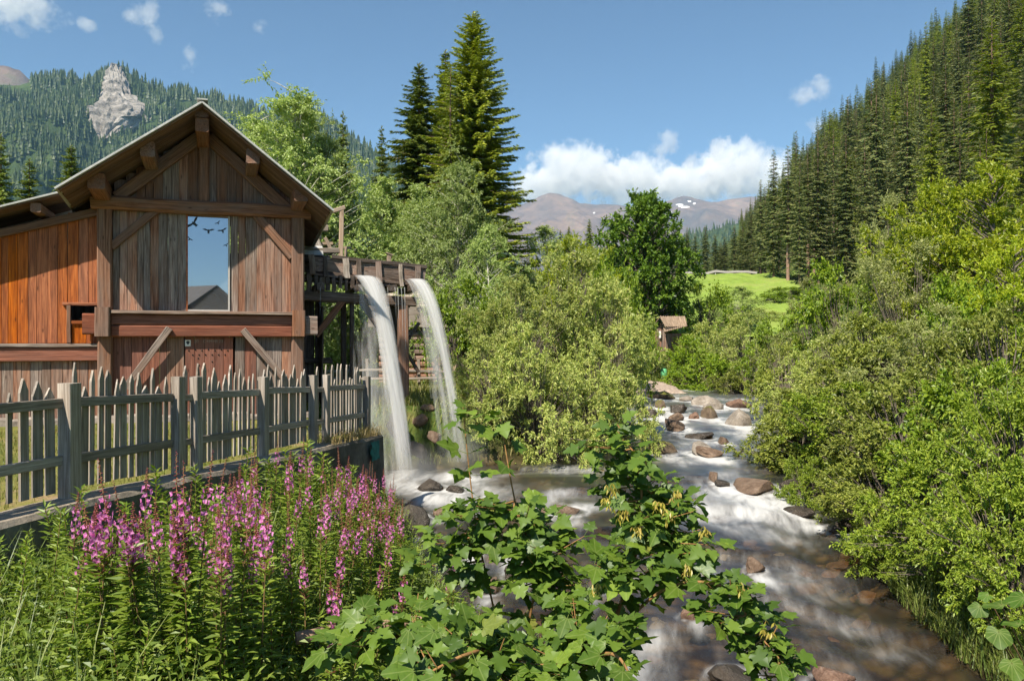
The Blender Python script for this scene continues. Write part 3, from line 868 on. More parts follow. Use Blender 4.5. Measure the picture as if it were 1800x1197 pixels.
# ------------------------------------------------------------------ picket fence
def attach(o, p):
    o.parent = p
    o.matrix_parent_inverse = p.matrix_basis.inverted()
    return o
RF = random.Random(5)
fence = empty('picket_fence', (FENCE0.x, FENCE0.y, wall_top(7.8)), 0, 'silver grey picket fence with pointed slats on the retaining wall', 'fence')
FM = M['wood_fence']
def fence_Y(px):
    t = (px - CX) / F
    # FENCE0 + FDIR*s = Y*(t,1)
    k = FDIR.x / FDIR.y
    return (FENCE0.x - k * FENCE0.y) / (t - k)
def fb(name, p0, p1, W, T, up, **k):
    L = (Vector(p1) - Vector(p0)).length
    return attach(link(name, plank_mesh(L, W, T, FM, RF, name=name, **k), None, mat4=frame(p0, p1, up)), fence)
F3 = Vector((FNRM.x, FNRM.y, 0)); D3 = Vector((FDIR.x, FDIR.y, 0))
def f3(Y, off, h):
    p = fpt(Y, off); return Vector((p.x, p.y, wall_top(Y) + h))
posts = [(-190, .16), (118, 0.16), (309, 0.13), (341, 0.12), (459, 0.135), (547, 0.12), (570, 0.12), (642, 0.135)]
PYs = [fence_Y(p[0]) for p in posts]
PYs[0] = 5.6
for (px, w), Y in zip(posts, PYs):
    fb('fence_post', f3(Y, 0.03, -0.05), f3(Y, 0.03, 1.13 + RF.uniform(-.03, .03)), w, w * 0.9, F3, cham=0.006, rough=0.004)
def picket_mesh(L, W, T, tip):
    y = W / 2
    P = [(-L/2, -y), (-L/2, y), (L/2 - tip, y * RF.uniform(.92, 1)), (L/2, RF.uniform(-.15, .15) * y), (L/2 - tip * RF.uniform(.85, 1), -y)]
    bend = RF.uniform(-0.012, 0.012)
    V = [(x, yy_ + (bend if 1 < i else 0), -T/2) for i, (x, yy_) in enumerate(P)] + [(x, yy_ + (bend if 1 < i else 0), T/2) for i, (x, yy_) in enumerate(P)]
    me = bpy.data.meshes.new('picket')
    me.from_pydata(V, [], [(4, 3, 2, 1, 0), (5, 6, 7, 8, 9)] + [(i, (i + 1) % 5, (i + 1) % 5 + 5, i + 5) for i in range(5)])
    me.materials.append(FM)
    return me
def panel(Ya, Yb, n):
    for h in (0.92, 0.37):
        fb('rail', f3(Ya, 0.0, h + RF.uniform(-.01, .01)), f3(Yb, 0.0, h + RF.uniform(-.01, .01)), 0.095, 0.045, F3, rough=0.004)
    for i in range(n):
        Y = Ya + (Yb - Ya) * (i + 0.5 + RF.uniform(-.08, .08)) / n
        L = RF.choice((1.02, 1.10, 1.16, 1.22, 1.26)) + RF.uniform(-0.03, 0.03)
        w = RF.choice((0.055, 0.07, 0.08, 0.10, 0.12)); tip = RF.uniform(0.08, 0.16)
        lean = RF.uniform(-0.012, 0.012)
        p0 = f3(Y, -0.045, 0.06 + RF.uniform(-.02, .02)); p1 = f3(Y + lean, -0.045, 0.06 + L)
        attach(link('picket', picket_mesh(L, w, RF.uniform(.018, .026), tip), None, mat4=frame(p0, p1, F3)), fence)
spans = [(0, 1, 13), (1, 2, 13), (3, 4, 12), (4, 5, 12), (6, 7, 13)]
for a, b, n in spans:
    panel(PYs[a] + 0.09, PYs[b] - 0.08, n)
for a, b in ((2, 3), (5, 6)):
    for h in (0.9, 0.36):
        fb('rail', f3(PYs[a], 0.0, h), f3(PYs[b], 0.0, h), 0.08, 0.04, F3)
    Ym = (PYs[a] + PYs[b]) / 2
    for dY in (-0.07, 0.08):
        L = 1.15 + dY
        attach(link('picket', picket_mesh(L, 0.07, 0.02, 0.1), None, mat4=frame(f3(Ym + dY, -0.05, 0.06), f3(Ym + dY, -0.05, 0.06 + L), F3)), fence)
# teal rag on the wall
teal = plain('teal_cloth', (0.03, 0.16, 0.155), 0.85, 0.2, 9, 0.4, 0.4)
p = at(640, 790, 14.9)
V = []
for i in range(6):
    for j in range(8):
        V.append((p.x + (i - 2.5) * 0.036 + 0.012 * math.sin(j * 1.3), 0.03 * math.sin(i * 1.7 + j * .8), p.z + 0.17 - j * 0.05 - 0.01 * (i % 2)))
V = np.array(V)
for r_ in range(len(V)):
    t = V[r_, 0] - p.x
    q = fpt(14.9 + t * 2.2, 0.395 + abs(V[r_, 1]) * 0.8)
    V[r_, 0], V[r_, 1] = q.x, q.y
V2 = V + np.array([0.006, 0, 0])
g1 = grid_faces(8, 6)
tag(link('hanging_cloth', mesh_np('hanging_cloth', np.concatenate([V, V2]), [g1, g1[:, ::-1] + 48], teal, True)), 'small teal cloth hanging on the end of the concrete wall', 'cloth')
# ------------------------------------------------------------------ farmhouse behind the camera, seen only mirrored in the tall window
fh = empty('farmhouse', (5.0, -27, -3.6), math.radians(-26), 'dark gabled farmhouse mirrored in the tall window', 'house')
for i, (v0, v1) in enumerate(((-4.5, -4.4), (4.4, 4.5))):
    board('wall', (-5.5, v0, 2.2), (5.5, v0, 2.2), 4.4, 0.2, M['wood_beam'], fh, R, up=UPV)
for c in (-5.45, 5.45):
    board('wall', (c, -4.35, 2.2), (c, 4.4, 2.2), 4.4, 0.2, M['wood_beam'], fh, R, up=(1, 0, 0))
for s_ in (-1, 1):
    board('roof', (0, 0, 7.6), (s_ * 6.8, 0, 3.6), 10.6, 0.2, M['wood_wet'], fh, R, up=(s_ * .5, 0, 1))
    V = [(-5.5, s_ * 4.45, 4.4), (5.5, s_ * 4.45, 4.4), (0, s_ * 4.45, 7.5)]
    link('gable', mesh_np('gable', V, np.array([(0, 1, 2)]), M['wood_beam']), fh)
board('chimney', (-1.2, 1.0, 6.4), (-1.2, 1.0, 8.6), 0.7, 0.7, M['stone'], fh, R, up=UPV)
# ------------------------------------------------------------------ wooden flume beside the house
RU = random.Random(23)
FL0 = Vector((-5.35, 20.80, 0))
flume = empty('wooden_flume', (FL0.x + 1.3, FL0.y + 0.6, -1.9), 0, 'dark wet wooden flume on posts spilling two streams beside the house', 'flume')
WET = M['wood_wet']
def fl(s, v, z): return FL0 + HU * s + HN * v + Vector((0, 0, z))
def fbd(name, p0, p1, W, T, mat=None, up=(0, 0, 1), **k):
    L = (Vector(p1) - Vector(p0)).length
    return attach(link(name, plank_mesh(L, W, T, mat or WET, RU, name=name, rough=k.pop('rough', 0.012), **k), None, mat4=frame(p0, p1, up)), flume)
def slope(s): return 2.26 - 0.075 * s
# trough: bottom, two side walls of separate boards with stakes, top rail
fbd('trough_floor', fl(0.0, 0.42, slope(0) - 0.52), fl(3.25, 0.42, slope(3.25) - 0.52), 0.95, 0.06)
fbd('trough_floor', fl(-0.8, 0.42, slope(0) - 0.60), fl(2.2, 0.42, slope(2.2) - 0.61), 0.85, 0.07)
fbd('top_rail', fl(0.62, -0.06, slope(.6) - 0.02), fl(3.18, -0.06, slope(3.18) - 0.02), 0.11, 0.10)
fbd('top_rail', fl(0.2, 0.90, slope(.2) + 0.0), fl(3.1, 0.90, slope(3.1) + 0.0), 0.10, 0.10)
s = 0.10
while s < 3.0:
    w = RU.uniform(0.30, 0.62); w = min(w, 3.16 - s)
    fbd('side_board', fl(s, -0.03 + RU.uniform(-.015, .015), slope(s) - 0.24 + RU.uniform(-.02, .02)), fl(s + w - 0.015, -0.03, slope(s + w) - 0.24 + RU.uniform(-.02, .02)), 0.36, 0.045, RU.choice((WET, M['wood_grey'])), HN)
    fbd('stake', fl(s + 0.03, -0.10, slope(s) - 0.55 + RU.uniform(-.1, .05)), fl(s + 0.03 + RU.uniform(-.05, .05), -0.10, slope(s) - 0.02), RU.uniform(.09, .16), 0.06, RU.choice((WET, M['wood_grey'], M['wood_fence'])), HN)
    s += w
for i in range(6):
    s = i * 0.55
    fbd('side_board', fl(s, 0.86, slope(s) - 0.24), fl(s + 0.53, 0.86, slope(s + .53) - 0.24), 0.36, 0.045, None, HN)
# ragged blocks hanging under the near end
for i in range(9):
    s = 0.05 + i * 0.16
    fbd('under_block', fl(s, -0.06 + RU.uniform(0, .1), 1.30 + RU.uniform(-.05, .1)), fl(s + RU.uniform(-.03, .03), -0.06, 1.68 + RU.uniform(-.05, .05)), RU.uniform(.08, .15), 0.10, None, HN)
# bearers and posts
fbd('bearer', fl(-0.25, 0.05, 1.19), fl(2.9, 0.05, 1.05), 0.26, 0.26, None)
fbd('bearer', fl(-0.25, 0.85, 1.19), fl(2.9, 0.85, 1.05), 0.24, 0.24, None)
for s in (0.3, 1.25, 2.2, 2.75):
    fbd('cross_beam', fl(s, -0.35, 1.40), fl(s, 1.2, 1.40), 0.20, 0.18, None)
gz_ = -2.2
fbd('post', fl(2.55, 0.06, -2.3), fl(2.55, 0.06, 0.98), 0.27, 0.27, M['wood_beam'], HN, rough=0.015)
fbd('post', fl(1.05, 0.75, gz_), fl(1.05, 0.75, 1.1), 0.14, 0.14, None, HN)
fbd('post', fl(1.18, 0.12, gz_), fl(1.18, 0.12, 1.1), 0.11, 0.13, None, HN)
fbd('post', fl(2.45, 0.90, gz_), fl(2.45, 0.90, 1.1), 0.20, 0.20, None, HN)
fbd('brace', fl(0.22, 0.0, 0.12), fl(0.95, 0.0, 1.10), 0.17, 0.12, M['wood_beam'], HN)
fbd('brace', fl(1.45, 0.10, 1.0), fl(2.45, 0.10, -0.40), 0.17, 0.12, None, HN)
fbd('brace', fl(1.05, 0.65, -1.5), fl(1.95, 0.65, 0.4), 0.10, 0.10, M['wood_beam'], HN)
fbd('brace', fl(2.3, 0.95, -0.9), fl(3.2, 0.95, 0.5), 0.09, 0.09, None, HN)
fbd('brace', fl(3.2, 0.95, -0.9), fl(2.3, 0.95, 0.5), 0.09, 0.09, None, HN)
# boards behind the flume, added so that this part stays dark
for i in range(7):
    s = -0.9 + i * 0.19
    fbd('dark_fill_board', fl(s, 1.9, -2.2), fl(s, 1.9, 1.3), 0.185, 0.04, WET, HN)
for i in range(8):
    v_ = 0.35 + i * 0.2
    fbd('dark_fill_board', fl(0.42, v_, -2.2), fl(0.42, v_, 1.15 if i > 1 else 0.9), 0.195, 0.04, WET, HU)
for i in range(7):
    s = -0.75 + i * 0.19
    fbd('dark_fill_board', fl(s, 1.0, -2.2), fl(s, 1.0, 1.05), 0.186, 0.04, WET, HN)
for i in range(3):
    fbd('dark_fill_beam', fl(-0.6, 0.9 + i * .3, -0.55 - i * 0.02), fl(0.75, 0.9 + i * .3, -0.55), 0.14, 0.14, WET, HN)

# ------------------------------------------------------------------ falling water
m, nt, out = new_mat('falling_water')
au = N(nt, 'ShaderNodeAttribute', attribute_name='fu'); av = N(nt, 'ShaderNodeAttribute', attribute_name='fv'); ad = N(nt, 'ShaderNodeAttribute', attribute_name='dens')
cb = nt.nodes.new('ShaderNodeCombineXYZ')
nt.links.new(mth(nt, 'MULTIPLY', au.outputs['Fac'], 1.0), cb.inputs[0]); nt.links.new(mth(nt, 'MULTIPLY', av.outputs['Fac'], 0.10), cb.inputs[1])
n1 = noise(nt, cb.outputs[0], 6.0, 4, 0.5, 0.1)
f = mth(nt, 'ADD', ad.outputs['Fac'], mth(nt, 'MULTIPLY', mth(nt, 'SUBTRACT', n1, 0.5), 1.25))
f = mth(nt, 'MULTIPLY', f, 1.0, True)
tr = nt.nodes.new('ShaderNodeBsdfTransparent')
df = nt.nodes.new('ShaderNodeBsdfDiffuse'); df.inputs[0].default_value = (0.70, 0.71, 0.72, 1)
tl = nt.nodes.new('ShaderNodeBsdfTranslucent'); tl.inputs[0].default_value = (0.68, 0.69, 0.71, 1)
m1 = nt.nodes.new('ShaderNodeMixShader'); m1.inputs[0].default_value = 0.4
nt.links.new(df.outputs[0], m1.inputs[1]); nt.links.new(tl.outputs[0], m1.inputs[2])
m2 = nt.nodes.new('ShaderNodeMixShader')
nt.links.new(f, m2.inputs[0]); nt.links.new(tr.outputs[0], m2.inputs[1]); nt.links.new(m1.outputs[0], m2.inputs[2])
nt.links.new(m2.outputs[0], out.inputs[0])
M['fall'] = m

# upper head box and its frame behind the eave
fbd('gantry_post', fl(1.02, 1.1, 1.9), fl(1.04, 1.1, 3.68), 0.12, 0.12, M['wood_new'], HN)
fbd('gantry_beam', fl(0.35, 1.0, 3.42), fl(1.12, 1.1, 3.70), 0.11, 0.11, M['wood_new'], HN)
fbd('gantry_post', fl(0.32, 1.3, 1.9), fl(0.33, 1.3, 3.45), 0.12, 0.12, None, HN)
fbd('gantry_post', fl(1.20, 1.4, 1.9), fl(1.20, 1.4, 2.60), 0.08, 0.08, M['wood_new'], HN)
fbd('gantry_beam', fl(1.10, 1.4, 2.62), fl(1.35, 1.4, 2.62), 0.07, 0.07, M['wood_new'], HN)
fbd('gantry_post', fl(2.35, 1.0, 2.0), fl(2.35, 1.0, 2.42), 0.12, 0.10, M['wood_new'], HN)
fbd('post_cap', fl(2.26, 1.0, 2.47), fl(2.46, 1.0, 2.41), 0.14, 0.03, M['wood_new'], (0, 0, 1))
fbd('stacked_beam', fl(-0.20, 0.75, 2.42), fl(0.92, 0.75, 2.46), 0.14, 0.14, M['wood_fence'], HN)
fbd('stacked_beam', fl(-0.05, 1.15, 3.16), fl(0.66, 1.15, 3.10), 0.17, 0.14, M['wood_fence'], HN)
fbd('stacked_beam', fl(-0.05, 1.3, 2.88), fl(0.50, 1.3, 2.88), 0.12, 0.12, M['wood_fence'], HN)
fbd('stacked_beam', fl(-0.30, 0.5, 2.18), fl(0.60, 0.2, 2.16), 0.20, 0.16, WET, HN)
fbd('stacked_beam', fl(0.48, 1.0, 2.44), fl(0.28, 1.05, 2.98), 0.14, 0.08, M['wood_fence'], HN)
fbd('stacked_beam', fl(0.78, 1.2, 2.46), fl(0.60, 1.2, 2.86), 0.09, 0.08, M['wood_new'], HN)
fbd('stacked_beam', fl(0.40, 1.2, 2.66), fl(0.80, 1.2, 2.70), 0.08, 0.08, M['wood_new'], HN)
# sheet of water sliding over the head board
V = []; 
for i in range(9):
    t = i / 8
    for j in range(12):
        a = j / 11 * 1.5
        p = fl(-0.30 + 0.78 * t, 0.95 - 0.35 * math.sin(a), 2.16 + 0.42 * math.cos(a) + 0.01 * math.sin(t * 9))
        V.append(tuple(p))
V = np.array(V); g1 = grid_faces(12, 9)
V2 = V + np.array([0, 0.02, -0.02])
fa = np.concatenate([np.arange(108) % 12 * 0.05] * 2); fb_ = np.concatenate([np.repeat(np.arange(9) * .1, 12)] * 2)
attach(link('spill_sheet', mesh_np('spill_sheet', np.concatenate([V, V2]), [g1, g1[:, ::-1] + 108], M['fall'], True, {'fu': fb_ * 1.0, 'fv': fa, 'dens': np.full(216, .85)})), flume)
def sheet(p0, p1, w0, w1, thick, dens0, dens1, lip=0.0, seed=0, nT=60, nA=28, bulge=0.05):
    "closed, curved tongue of water from lip p0 to foot p1"
    p0, p1 = Vector(p0), Vector(p1)
    drop = p0.z - p1.z
    V = []; fu = []; fv = []; de = []
    hv = Vector((p1.x - p0.x, p1.y - p0.y, 0))
    side = Vector((0.94, 0.34, 0))
    fw = Vector((-0.34, 0.94, 0))
    for i in range(nT):
        t = i / (nT - 1)
        z = p0.z - drop * (0.12 * t + 0.88 * t * t)
        c = Vector((p0.x, p0.y, 0)) + hv * t + Vector((0, 0, z))
        w = (w0 + (w1 - w0) * t ** 0.8) / 2
        th = thick * (0.45 + 0.9 * t)
        # tongue is tilted while it leaves the lip
        for j in range(nA):
            a = j / nA * 2 * math.pi
            wob = 1 + bulge * float(vnoise(np.array(j * 0.9), np.array(t * 3.0), 0, seed))
            q = c + side * (math.cos(a) * w * wob) + fw * (math.sin(a) * th * wob)
            V.append(q); fu.append(math.cos(a) * (w0 / 2) * 1.5 + (5 if math.sin(a) > 0 else 0)); fv.append(z * 1.0 + seed * 7)
            edge = 1 - abs(math.cos(a)) ** 2.2
            de.append((dens0 + (dens1 - dens0) * t) * (0.02 + 0.98 * edge) * min(1, 0.5 + t * 8) * min(1.0, (1 - t) * 7 + 0.25))
    V = np.array([tuple(q) for q in V])
    i = np.arange(nT - 1)[:, None] * nA; j = np.arange(nA)[None, :]; k = (j + 1) % nA
    Q = np.stack([i + j, i + k, i + nA + k, i + nA + j], -1).reshape(-1, 4)
    return V, Q, fu, fv, de

def waterfall(label, main, strands):
    p = main[1]
    root = empty('waterfall', p, 0, label, 'waterfall', 'streams falling from the flume')
    for nm, args in [('water_tongue', main)] + [('water_veil', s) for s in strands]:
        V, Q, fu, fv, de = sheet(*args)
        me = mesh_np(nm, V, Q, M['fall'], True, {'fu': fu, 'fv': fv, 'dens': de})
        attach(link(nm, me), root)
Lp1 = at(638, 484, 20.35); Lf1 = at(716, 838, 18.7)
waterfall('left white stream of water pouring from the wooden flume', (Lp1, Lf1, 0.52, 0.38, 0.10, 0.76, 0.40, 0, 1),
          [(at(650, 486, 20.4), at(708, 842, 18.8), 0.40, 0.50, 0.05, 0.60, 0.40, 0, 2), (at(640, 500, 20.45), at(668, 842, 19.3), 0.30, 0.75, 0.04, 0.02, 0.30, 0, 3), (at(632, 500, 20.45), at(640, 830, 19.6), 0.2, 0.6, 0.04, -0.1, 0.14, 0, 4)])
Lp2 = at(731, 490, 21.15); Lf2 = at(812, 812, 19.75)
waterfall('right white stream of water pouring from the wooden flume', (Lp2, Lf2, 0.48, 0.26, 0.08, 0.76, 0.36, 0, 5),
          [(at(722, 492, 21.2), at(790, 812, 20.0), 0.34, 0.45, 0.05, 0.25, 0.18, 0, 6), (at(726, 495, 21.2), at(765, 700, 20.3), 0.16, 0.25, 0.03, 0.4, -0.15, 0, 7)])
# thin dribbles between the two streams
for i, (px, Y) in enumerate(((694, 20.75), (699, 20.8), (705, 20.75), (711, 20.8), (681, 20.7), (563, 20.45))):
    a = at(px, 505, Y); b = at(px + RU.uniform(-2, 4), RU.uniform(560, 640), Y - 0.1)
    V, Q, fu, fv, de = sheet(a, b, 0.03, 0.02, 0.012, 0.42, 0.1, 0, 8 + i, 16, 8)
    o = link('dribble', mesh_np('dribble', V, Q, M['fall'], True, {'fu': fu, 'fv': fv, 'dens': de})); attach(o, flume)

# ------------------------------------------------------------------ things behind the flume
RBk = random.Random(31)
def bx(name, p0, p1, W, T, mat, root, up=(0, 0, 1), **k):
    L = (Vector(p1) - Vector(p0)).length
    return attach(link(name, plank_mesh(L, W, T, mat, RBk, name=name, **k), None, mat4=frame(p0, p1, up)), root)
gfy = 29.0
lf = empty('rail_fence', at(680, 660, gfy), 0, 'grey log rail fence in the grass behind the flume', 'fence')
gz_ = -1.95
for i in range(8):
    x = -6.5 + i * 0.62
    bx('fence_post', (x, gfy + .05 * i, gz_ - .1), (x + RBk.uniform(-.04, .04), gfy + .05 * i, gz_ + RBk.uniform(1.0, 1.3)), 0.11, 0.11, M['wood_fence'], lf, (0, 1, 0), rough=0.012)
for h in (0.25, 0.55, 0.85):
    for (xa, xb) in ((-6.8, -4.4), (-4.5, -2.0)):
        bx('rail', (xa, gfy - 0.09, gz_ + h + RBk.uniform(-.05, .05)), (xb, gfy + .2, gz_ + h + RBk.uniform(-.05, .05)), 0.10, 0.08, M['wood_fence'], lf, rough=0.015)
bx('white_post', (-2.05, gfy - 0.6, gz_ - .1), (-2.05, gfy - 0.6, gz_ + 1.15), 0.12, 0.12, M['wood_new'], lf, (0, 1, 0))
by = 33.5
barn = empty('log_barn', (-3.6, by, -1.9), 0, 'small reddish brown log barn half hidden behind the flume posts', 'barn')
for i in range(11):
    z = -1.8 + i * 0.26
    mt = M['wood_red'] if i < 5 else M['wood_grey']
    bx('log', (-5.6, by, z), (-2.2, by + .6, z), 0.26, 0.25, mt, barn, cham=0.08)
    bx('log', (-2.25, by + .6, z + .13), (-2.9, by + 3.4, z + .13), 0.26, 0.25, mt, barn, cham=0.08)
bx('roof_slab', (-6.0, by - .3, 1.0), (-1.8, by + .3, 1.0), 0.12, 0.9, M['wood_fence'], barn)
bx('roof_slab', (-6.2, by + 1.6, 1.75), (-1.9, by + 2.3, 1.75), 2.6, 0.10, M['wood_fence'], barn, (0, -0.5, 1))

# ------------------------------------------------------------------ garden shed upstream
shy = 52.0
shed = empty('garden_shed', at(1172, 632, shy), 0, 'small brown plank shed with ribbed roof on the far bank', 'shed')
SR = plain('ribbed_roof_sheet', (0.30, 0.22, 0.16), 0.7, 0.3, 3, 0.35, 0.2)
def sp(px, py, dy=0.0): return at(px, py, shy + dy)
for i in range(8):
    px = 1153 + i * 2.7
    bx('wall_plank', sp(px, 634, i * .04), sp(px, 582 - min(i, 7 - i) * 4.5, i * .04), 0.099, 0.04, M['wood_grey'] if i % 3 else M['wood_red'], shed, (0, 1, 0), cham=0.004)
for i in range(10):
    px = 1174.5 + i * 3.0
    bx('wall_plank', sp(px, 634, 0.35 + i * .12), sp(px, 586, 0.35 + i * .12), 0.115, 0.04, M['wood_red'], shed, (0, 1, 0), cham=0.004)
for i in range(11):
    a = sp(1161 + i * 4.1, 556, -0.35 + i * .22); b = sp(1171 + i * 3.5, 574, -0.55 + i * .2)
    bx('roof_sheet', a, b, 0.155, 0.05, SR, shed, (0, -0.6, 1), cham=0.03)
for i in range(4):
    a = sp(1161, 556, -.35 + i * .25); b = sp(1150, 571, 0.0 + i * .25)
    bx('roof_sheet', a, b, 0.24, 0.05, SR, shed, (-.6, 0, 1))
for i in range(11):
    a = sp(1168 + i * 3.7, 577 - i * 1.2, -0.15 + i * .2); b = sp(1169 + i * 3.4, 583 - i * .9, -0.8 + i * .2)
    bx('lower_roof_sheet', a, b, 0.15, 0.04, SR, shed, (0, -0.5, 1))
wf = bx('window', sp(1160, 594, -0.06), sp(1160, 582, -0.06), 0.13, 0.03, white, shed, (0, 1, 0))
tq = plain('turquoise_plastic', (0.10, 0.42, 0.50), 0.5, 0.4)
gp = plain('green_plastic', (0.12, 0.42, 0.20), 0.5, 0.4)
def barrel(name, px, py, Y, h, r, mat, label, cat):
    p = at(px, py, Y); p.z = landz(p.x, p.y) - 0.02
    mb = MB()
    prof = [(0, r * .85), (h * .15, r), (h * .5, r * 1.05), (h * .85, r), (h * .95, r * .8), (h, r * .6), (h, 0.001)]
    th = np.linspace(0, 2 * math.pi, 13)[:-1]
    V = np.array([(rr * math.cos(t), rr * math.sin(t), z) for z, rr in prof for t in th])
    n = 12
    Q = [(i * n + j, i * n + (j + 1) % n, (i + 1) * n + (j + 1) % n, (i + 1) * n + j) for i in range(len(prof) - 1) for j in range(n)]
    mb.add(V, Q)
    o = mb.obj(name, mat, None, True); o.location = p
    return tag(o, label, cat)
barrel('water_butt', 1121, 640, 47, 0.42, 0.14, tq, 'small turquoise tub in the grass by the stream', 'tub')
barrel('garden_barrel', 1167, 640, 50, 0.75, 0.20, gp, 'green plastic barrel in front of the plank shed', 'barrel')
# crash barrier along the road above the meadow
gr = empty('crash_barrier', (24, 115.5, landz(24, 115.5)), 0, 'pale roadside crash barrier above the green meadow', 'barrier')
for i in range(12):
    x = 19 + i * 1.5
    z = landz(x, 115.5)
    bx('barrier_post', (x, 115.5, z - .1), (x, 115.5, z + 0.75), 0.12, 0.08, M['metal'], gr, (0, 1, 0))
    if i: bx('barrier_rail', (x - 1.49, 115.4, landz(x - 1.5, 115.5) + .6), (x, 115.4, z + .6), 0.3, 0.05, M['metal'], gr, (0, 1, 0))
# ------------------------------------------------------------------ mountains
m, nt, out = new_mat('mountain_rock')
v = coords(nt, (1, 1, 1), 'Object', False)
n1 = noise(nt, v, 0.0016, 8, 0.62); n2 = noise(nt, v, 0.012, 8, 0.68)
c = ramp(nt, n1, [(0.36, (0.105, 0.095, 0.095)), (0.50, (0.170, 0.125, 0.105)), (0.62, (0.245, 0.170, 0.130)), (0.75, (0.15, 0.15, 0.10))])
c = mix(nt, 0.6, c, ramp(nt, n2, [(0.3, (0.45, 0.45, 0.48)), (0.7, (1.4, 1.38, 1.35))]), 'MULTIPLY')
as_ = N(nt, 'ShaderNodeAttribute', attribute_name='veg')
gcol = ramp(nt, n2, [(0.35, (0.030, 0.055, 0.022)), (0.65, (0.075, 0.110, 0.035))])
vf = nt.nodes.new('ShaderNodeMapRange'); vf.inputs['From Min'].default_value = 0.35; vf.inputs['From Max'].default_value = 0.65
nt.links.new(mth(nt, 'ADD', as_.outputs['Fac'], mth(nt, 'MULTIPLY', mth(nt, 'SUBTRACT', n2, 0.5), 1.2)), vf.inputs[0])
c = mix(nt, vf.outputs[0], c, gcol)
aw = N(nt, 'ShaderNodeAttribute', attribute_name='snow')
sf = nt.nodes.new('ShaderNodeMapRange'); sf.inputs['From Min'].default_value = 0.5; sf.inputs['From Max'].default_value = 0.6
nt.links.new(mth(nt, 'ADD', aw.outputs['Fac'], mth(nt, 'MULTIPLY', mth(nt, 'SUBTRACT', n2, 0.5), 0.9)), sf.inputs[0])
c = mix(nt, sf.outputs[0], c, (0.85, 0.86, 0.88))
principled(nt, out, c, 0.95, 0.1, bump(nt, n2, 1.0, 14))
M['mountain'] = m

def mountain(name, sky_pts, Yr, Y0, px0, px1, nx, ny, seed, rough, veg_fn=None, snow=None, mat=None, back=True, gully=0.16):
    "range whose crest at depth Yr follows the given pixel skyline; it falls towards the camera to depth Y0"
    px = np.linspace(px0, px1, nx)
    X = (px - CX) / F * Yr
    S = np.interp(px, [p[0] for p in sky_pts], [p[1] for p in sky_pts])
    H = (CY - S) / F * Yr
    t = np.concatenate([np.linspace(0, 1, ny), [1.08, 1.3]])
    TT, XX = np.meshgrid(t, X, indexing='ij')
    HH = np.broadcast_to(H, XX.shape)
    Yg = Y0 + (Yr - Y0) * TT
    tt = np.clip(TT, 0, 1)
    prof = tt ** 1.15 * 0.75 + 0.25 * tt ** 2.5
    ridg = (1 - np.abs(fbm(XX / Yr * 9, tt * 2.2, 0, 4, seed))) - 0.45
    det = fbm(XX / Yr * 40, Yg / Yr * 34, 0, 4, seed + 7)
    env = np.sin(np.pi * np.clip(tt, 0, 1)) ** 0.7
    Z = HH * prof + HH * gully * ridg * env + rough * det * (0.25 + 0.75 * env)
    Z = np.where(TT > 1, HH * (1 - (TT - 1) * 1.6), Z)
    # perspective: nearer rows narrow so the range stands over the same span of the view
    veg = np.clip(veg_fn(XX, Yg, Z, HH), 0, 1) if veg_fn else np.zeros_like(Z)
    sn = np.zeros_like(Z)
    if snow:
        pxx = CX + F * XX / Yg; pyy = CY - F * Z / Yg
        for (sx_, sy_, rx, ry) in snow:
            sn = np.maximum(sn, 1.1 * np.exp(-((pxx - sx_) / rx) ** 2 - ((pyy - sy_) / ry) ** 2))
    V = np.stack([XX, Yg, Z], -1)
    me = mesh_np(name, V, grid_faces(nx, len(t)), mat or M['mountain'], True, {'veg': veg.ravel(), 'snow': sn.ravel()})
    o = tag(link(name, me), kind='structure')
    return o, V

farm, _ = mountain('far_mountain', [(700, 420), (880, 372), (935, 350), (965, 338), (985, 340), (1020, 356), (1080, 362), (1150, 360), (1200, 346), (1260, 356), (1320, 344), (1400, 350), (1600, 360)], 6500, 3200, 640, 1680, 260, 110, 3, 45,
                   veg_fn=lambda x, y, z, h: 0.75 - z / 760.0, snow=[(1195, 360, 9, 1.6), (1203, 364, 12, 1.6), (1212, 354, 4, 2), (1220, 358, 4, 2), (1045, 374, 3, 1.5), (1182, 374, 3, 2), (1265, 352, 4, 2)], gully=0.22)
midm, _ = mountain('wooded_foothill', [(1000, 480), (1150, 452), (1215, 412), (1255, 404), (1290, 396), (1340, 380), (1450, 340), (1600, 300)], 2300, 1100, 980, 1650, 120, 50, 13, 14, veg_fn=lambda x, y, z, h: 1 + 0 * x)
lsky = [(-900, 60), (-500, 90), (-250, 112), (-60, 138), (0, 150), (40, 150), (85, 136), (130, 138), (170, 146), (196, 120), (215, 122), (250, 145), (300, 165), (318, 158), (360, 168), (400, 178), (430, 188), (500, 205), (560, 200), (610, 232), (650, 262), (700, 300), (760, 345), (860, 420), (960, 500), (1080, 590)]
leftm, LV = mountain('wooded_mountain', lsky, 2000, 650, -900, 1080, 350, 130, 23, 16, veg_fn=lambda x, y, z, h: 1 + 0 * x)
peak, _ = mountain('bare_summit', [(-700, 120), (-200, 100), (-30, 118), (10, 114), (35, 122), (50, 136), (75, 160), (130, 200)], 3200, 2200, -700, 160, 90, 40, 33, 24, veg_fn=lambda x, y, z, h: 1.35 - z / 1050.0, gully=0.1)

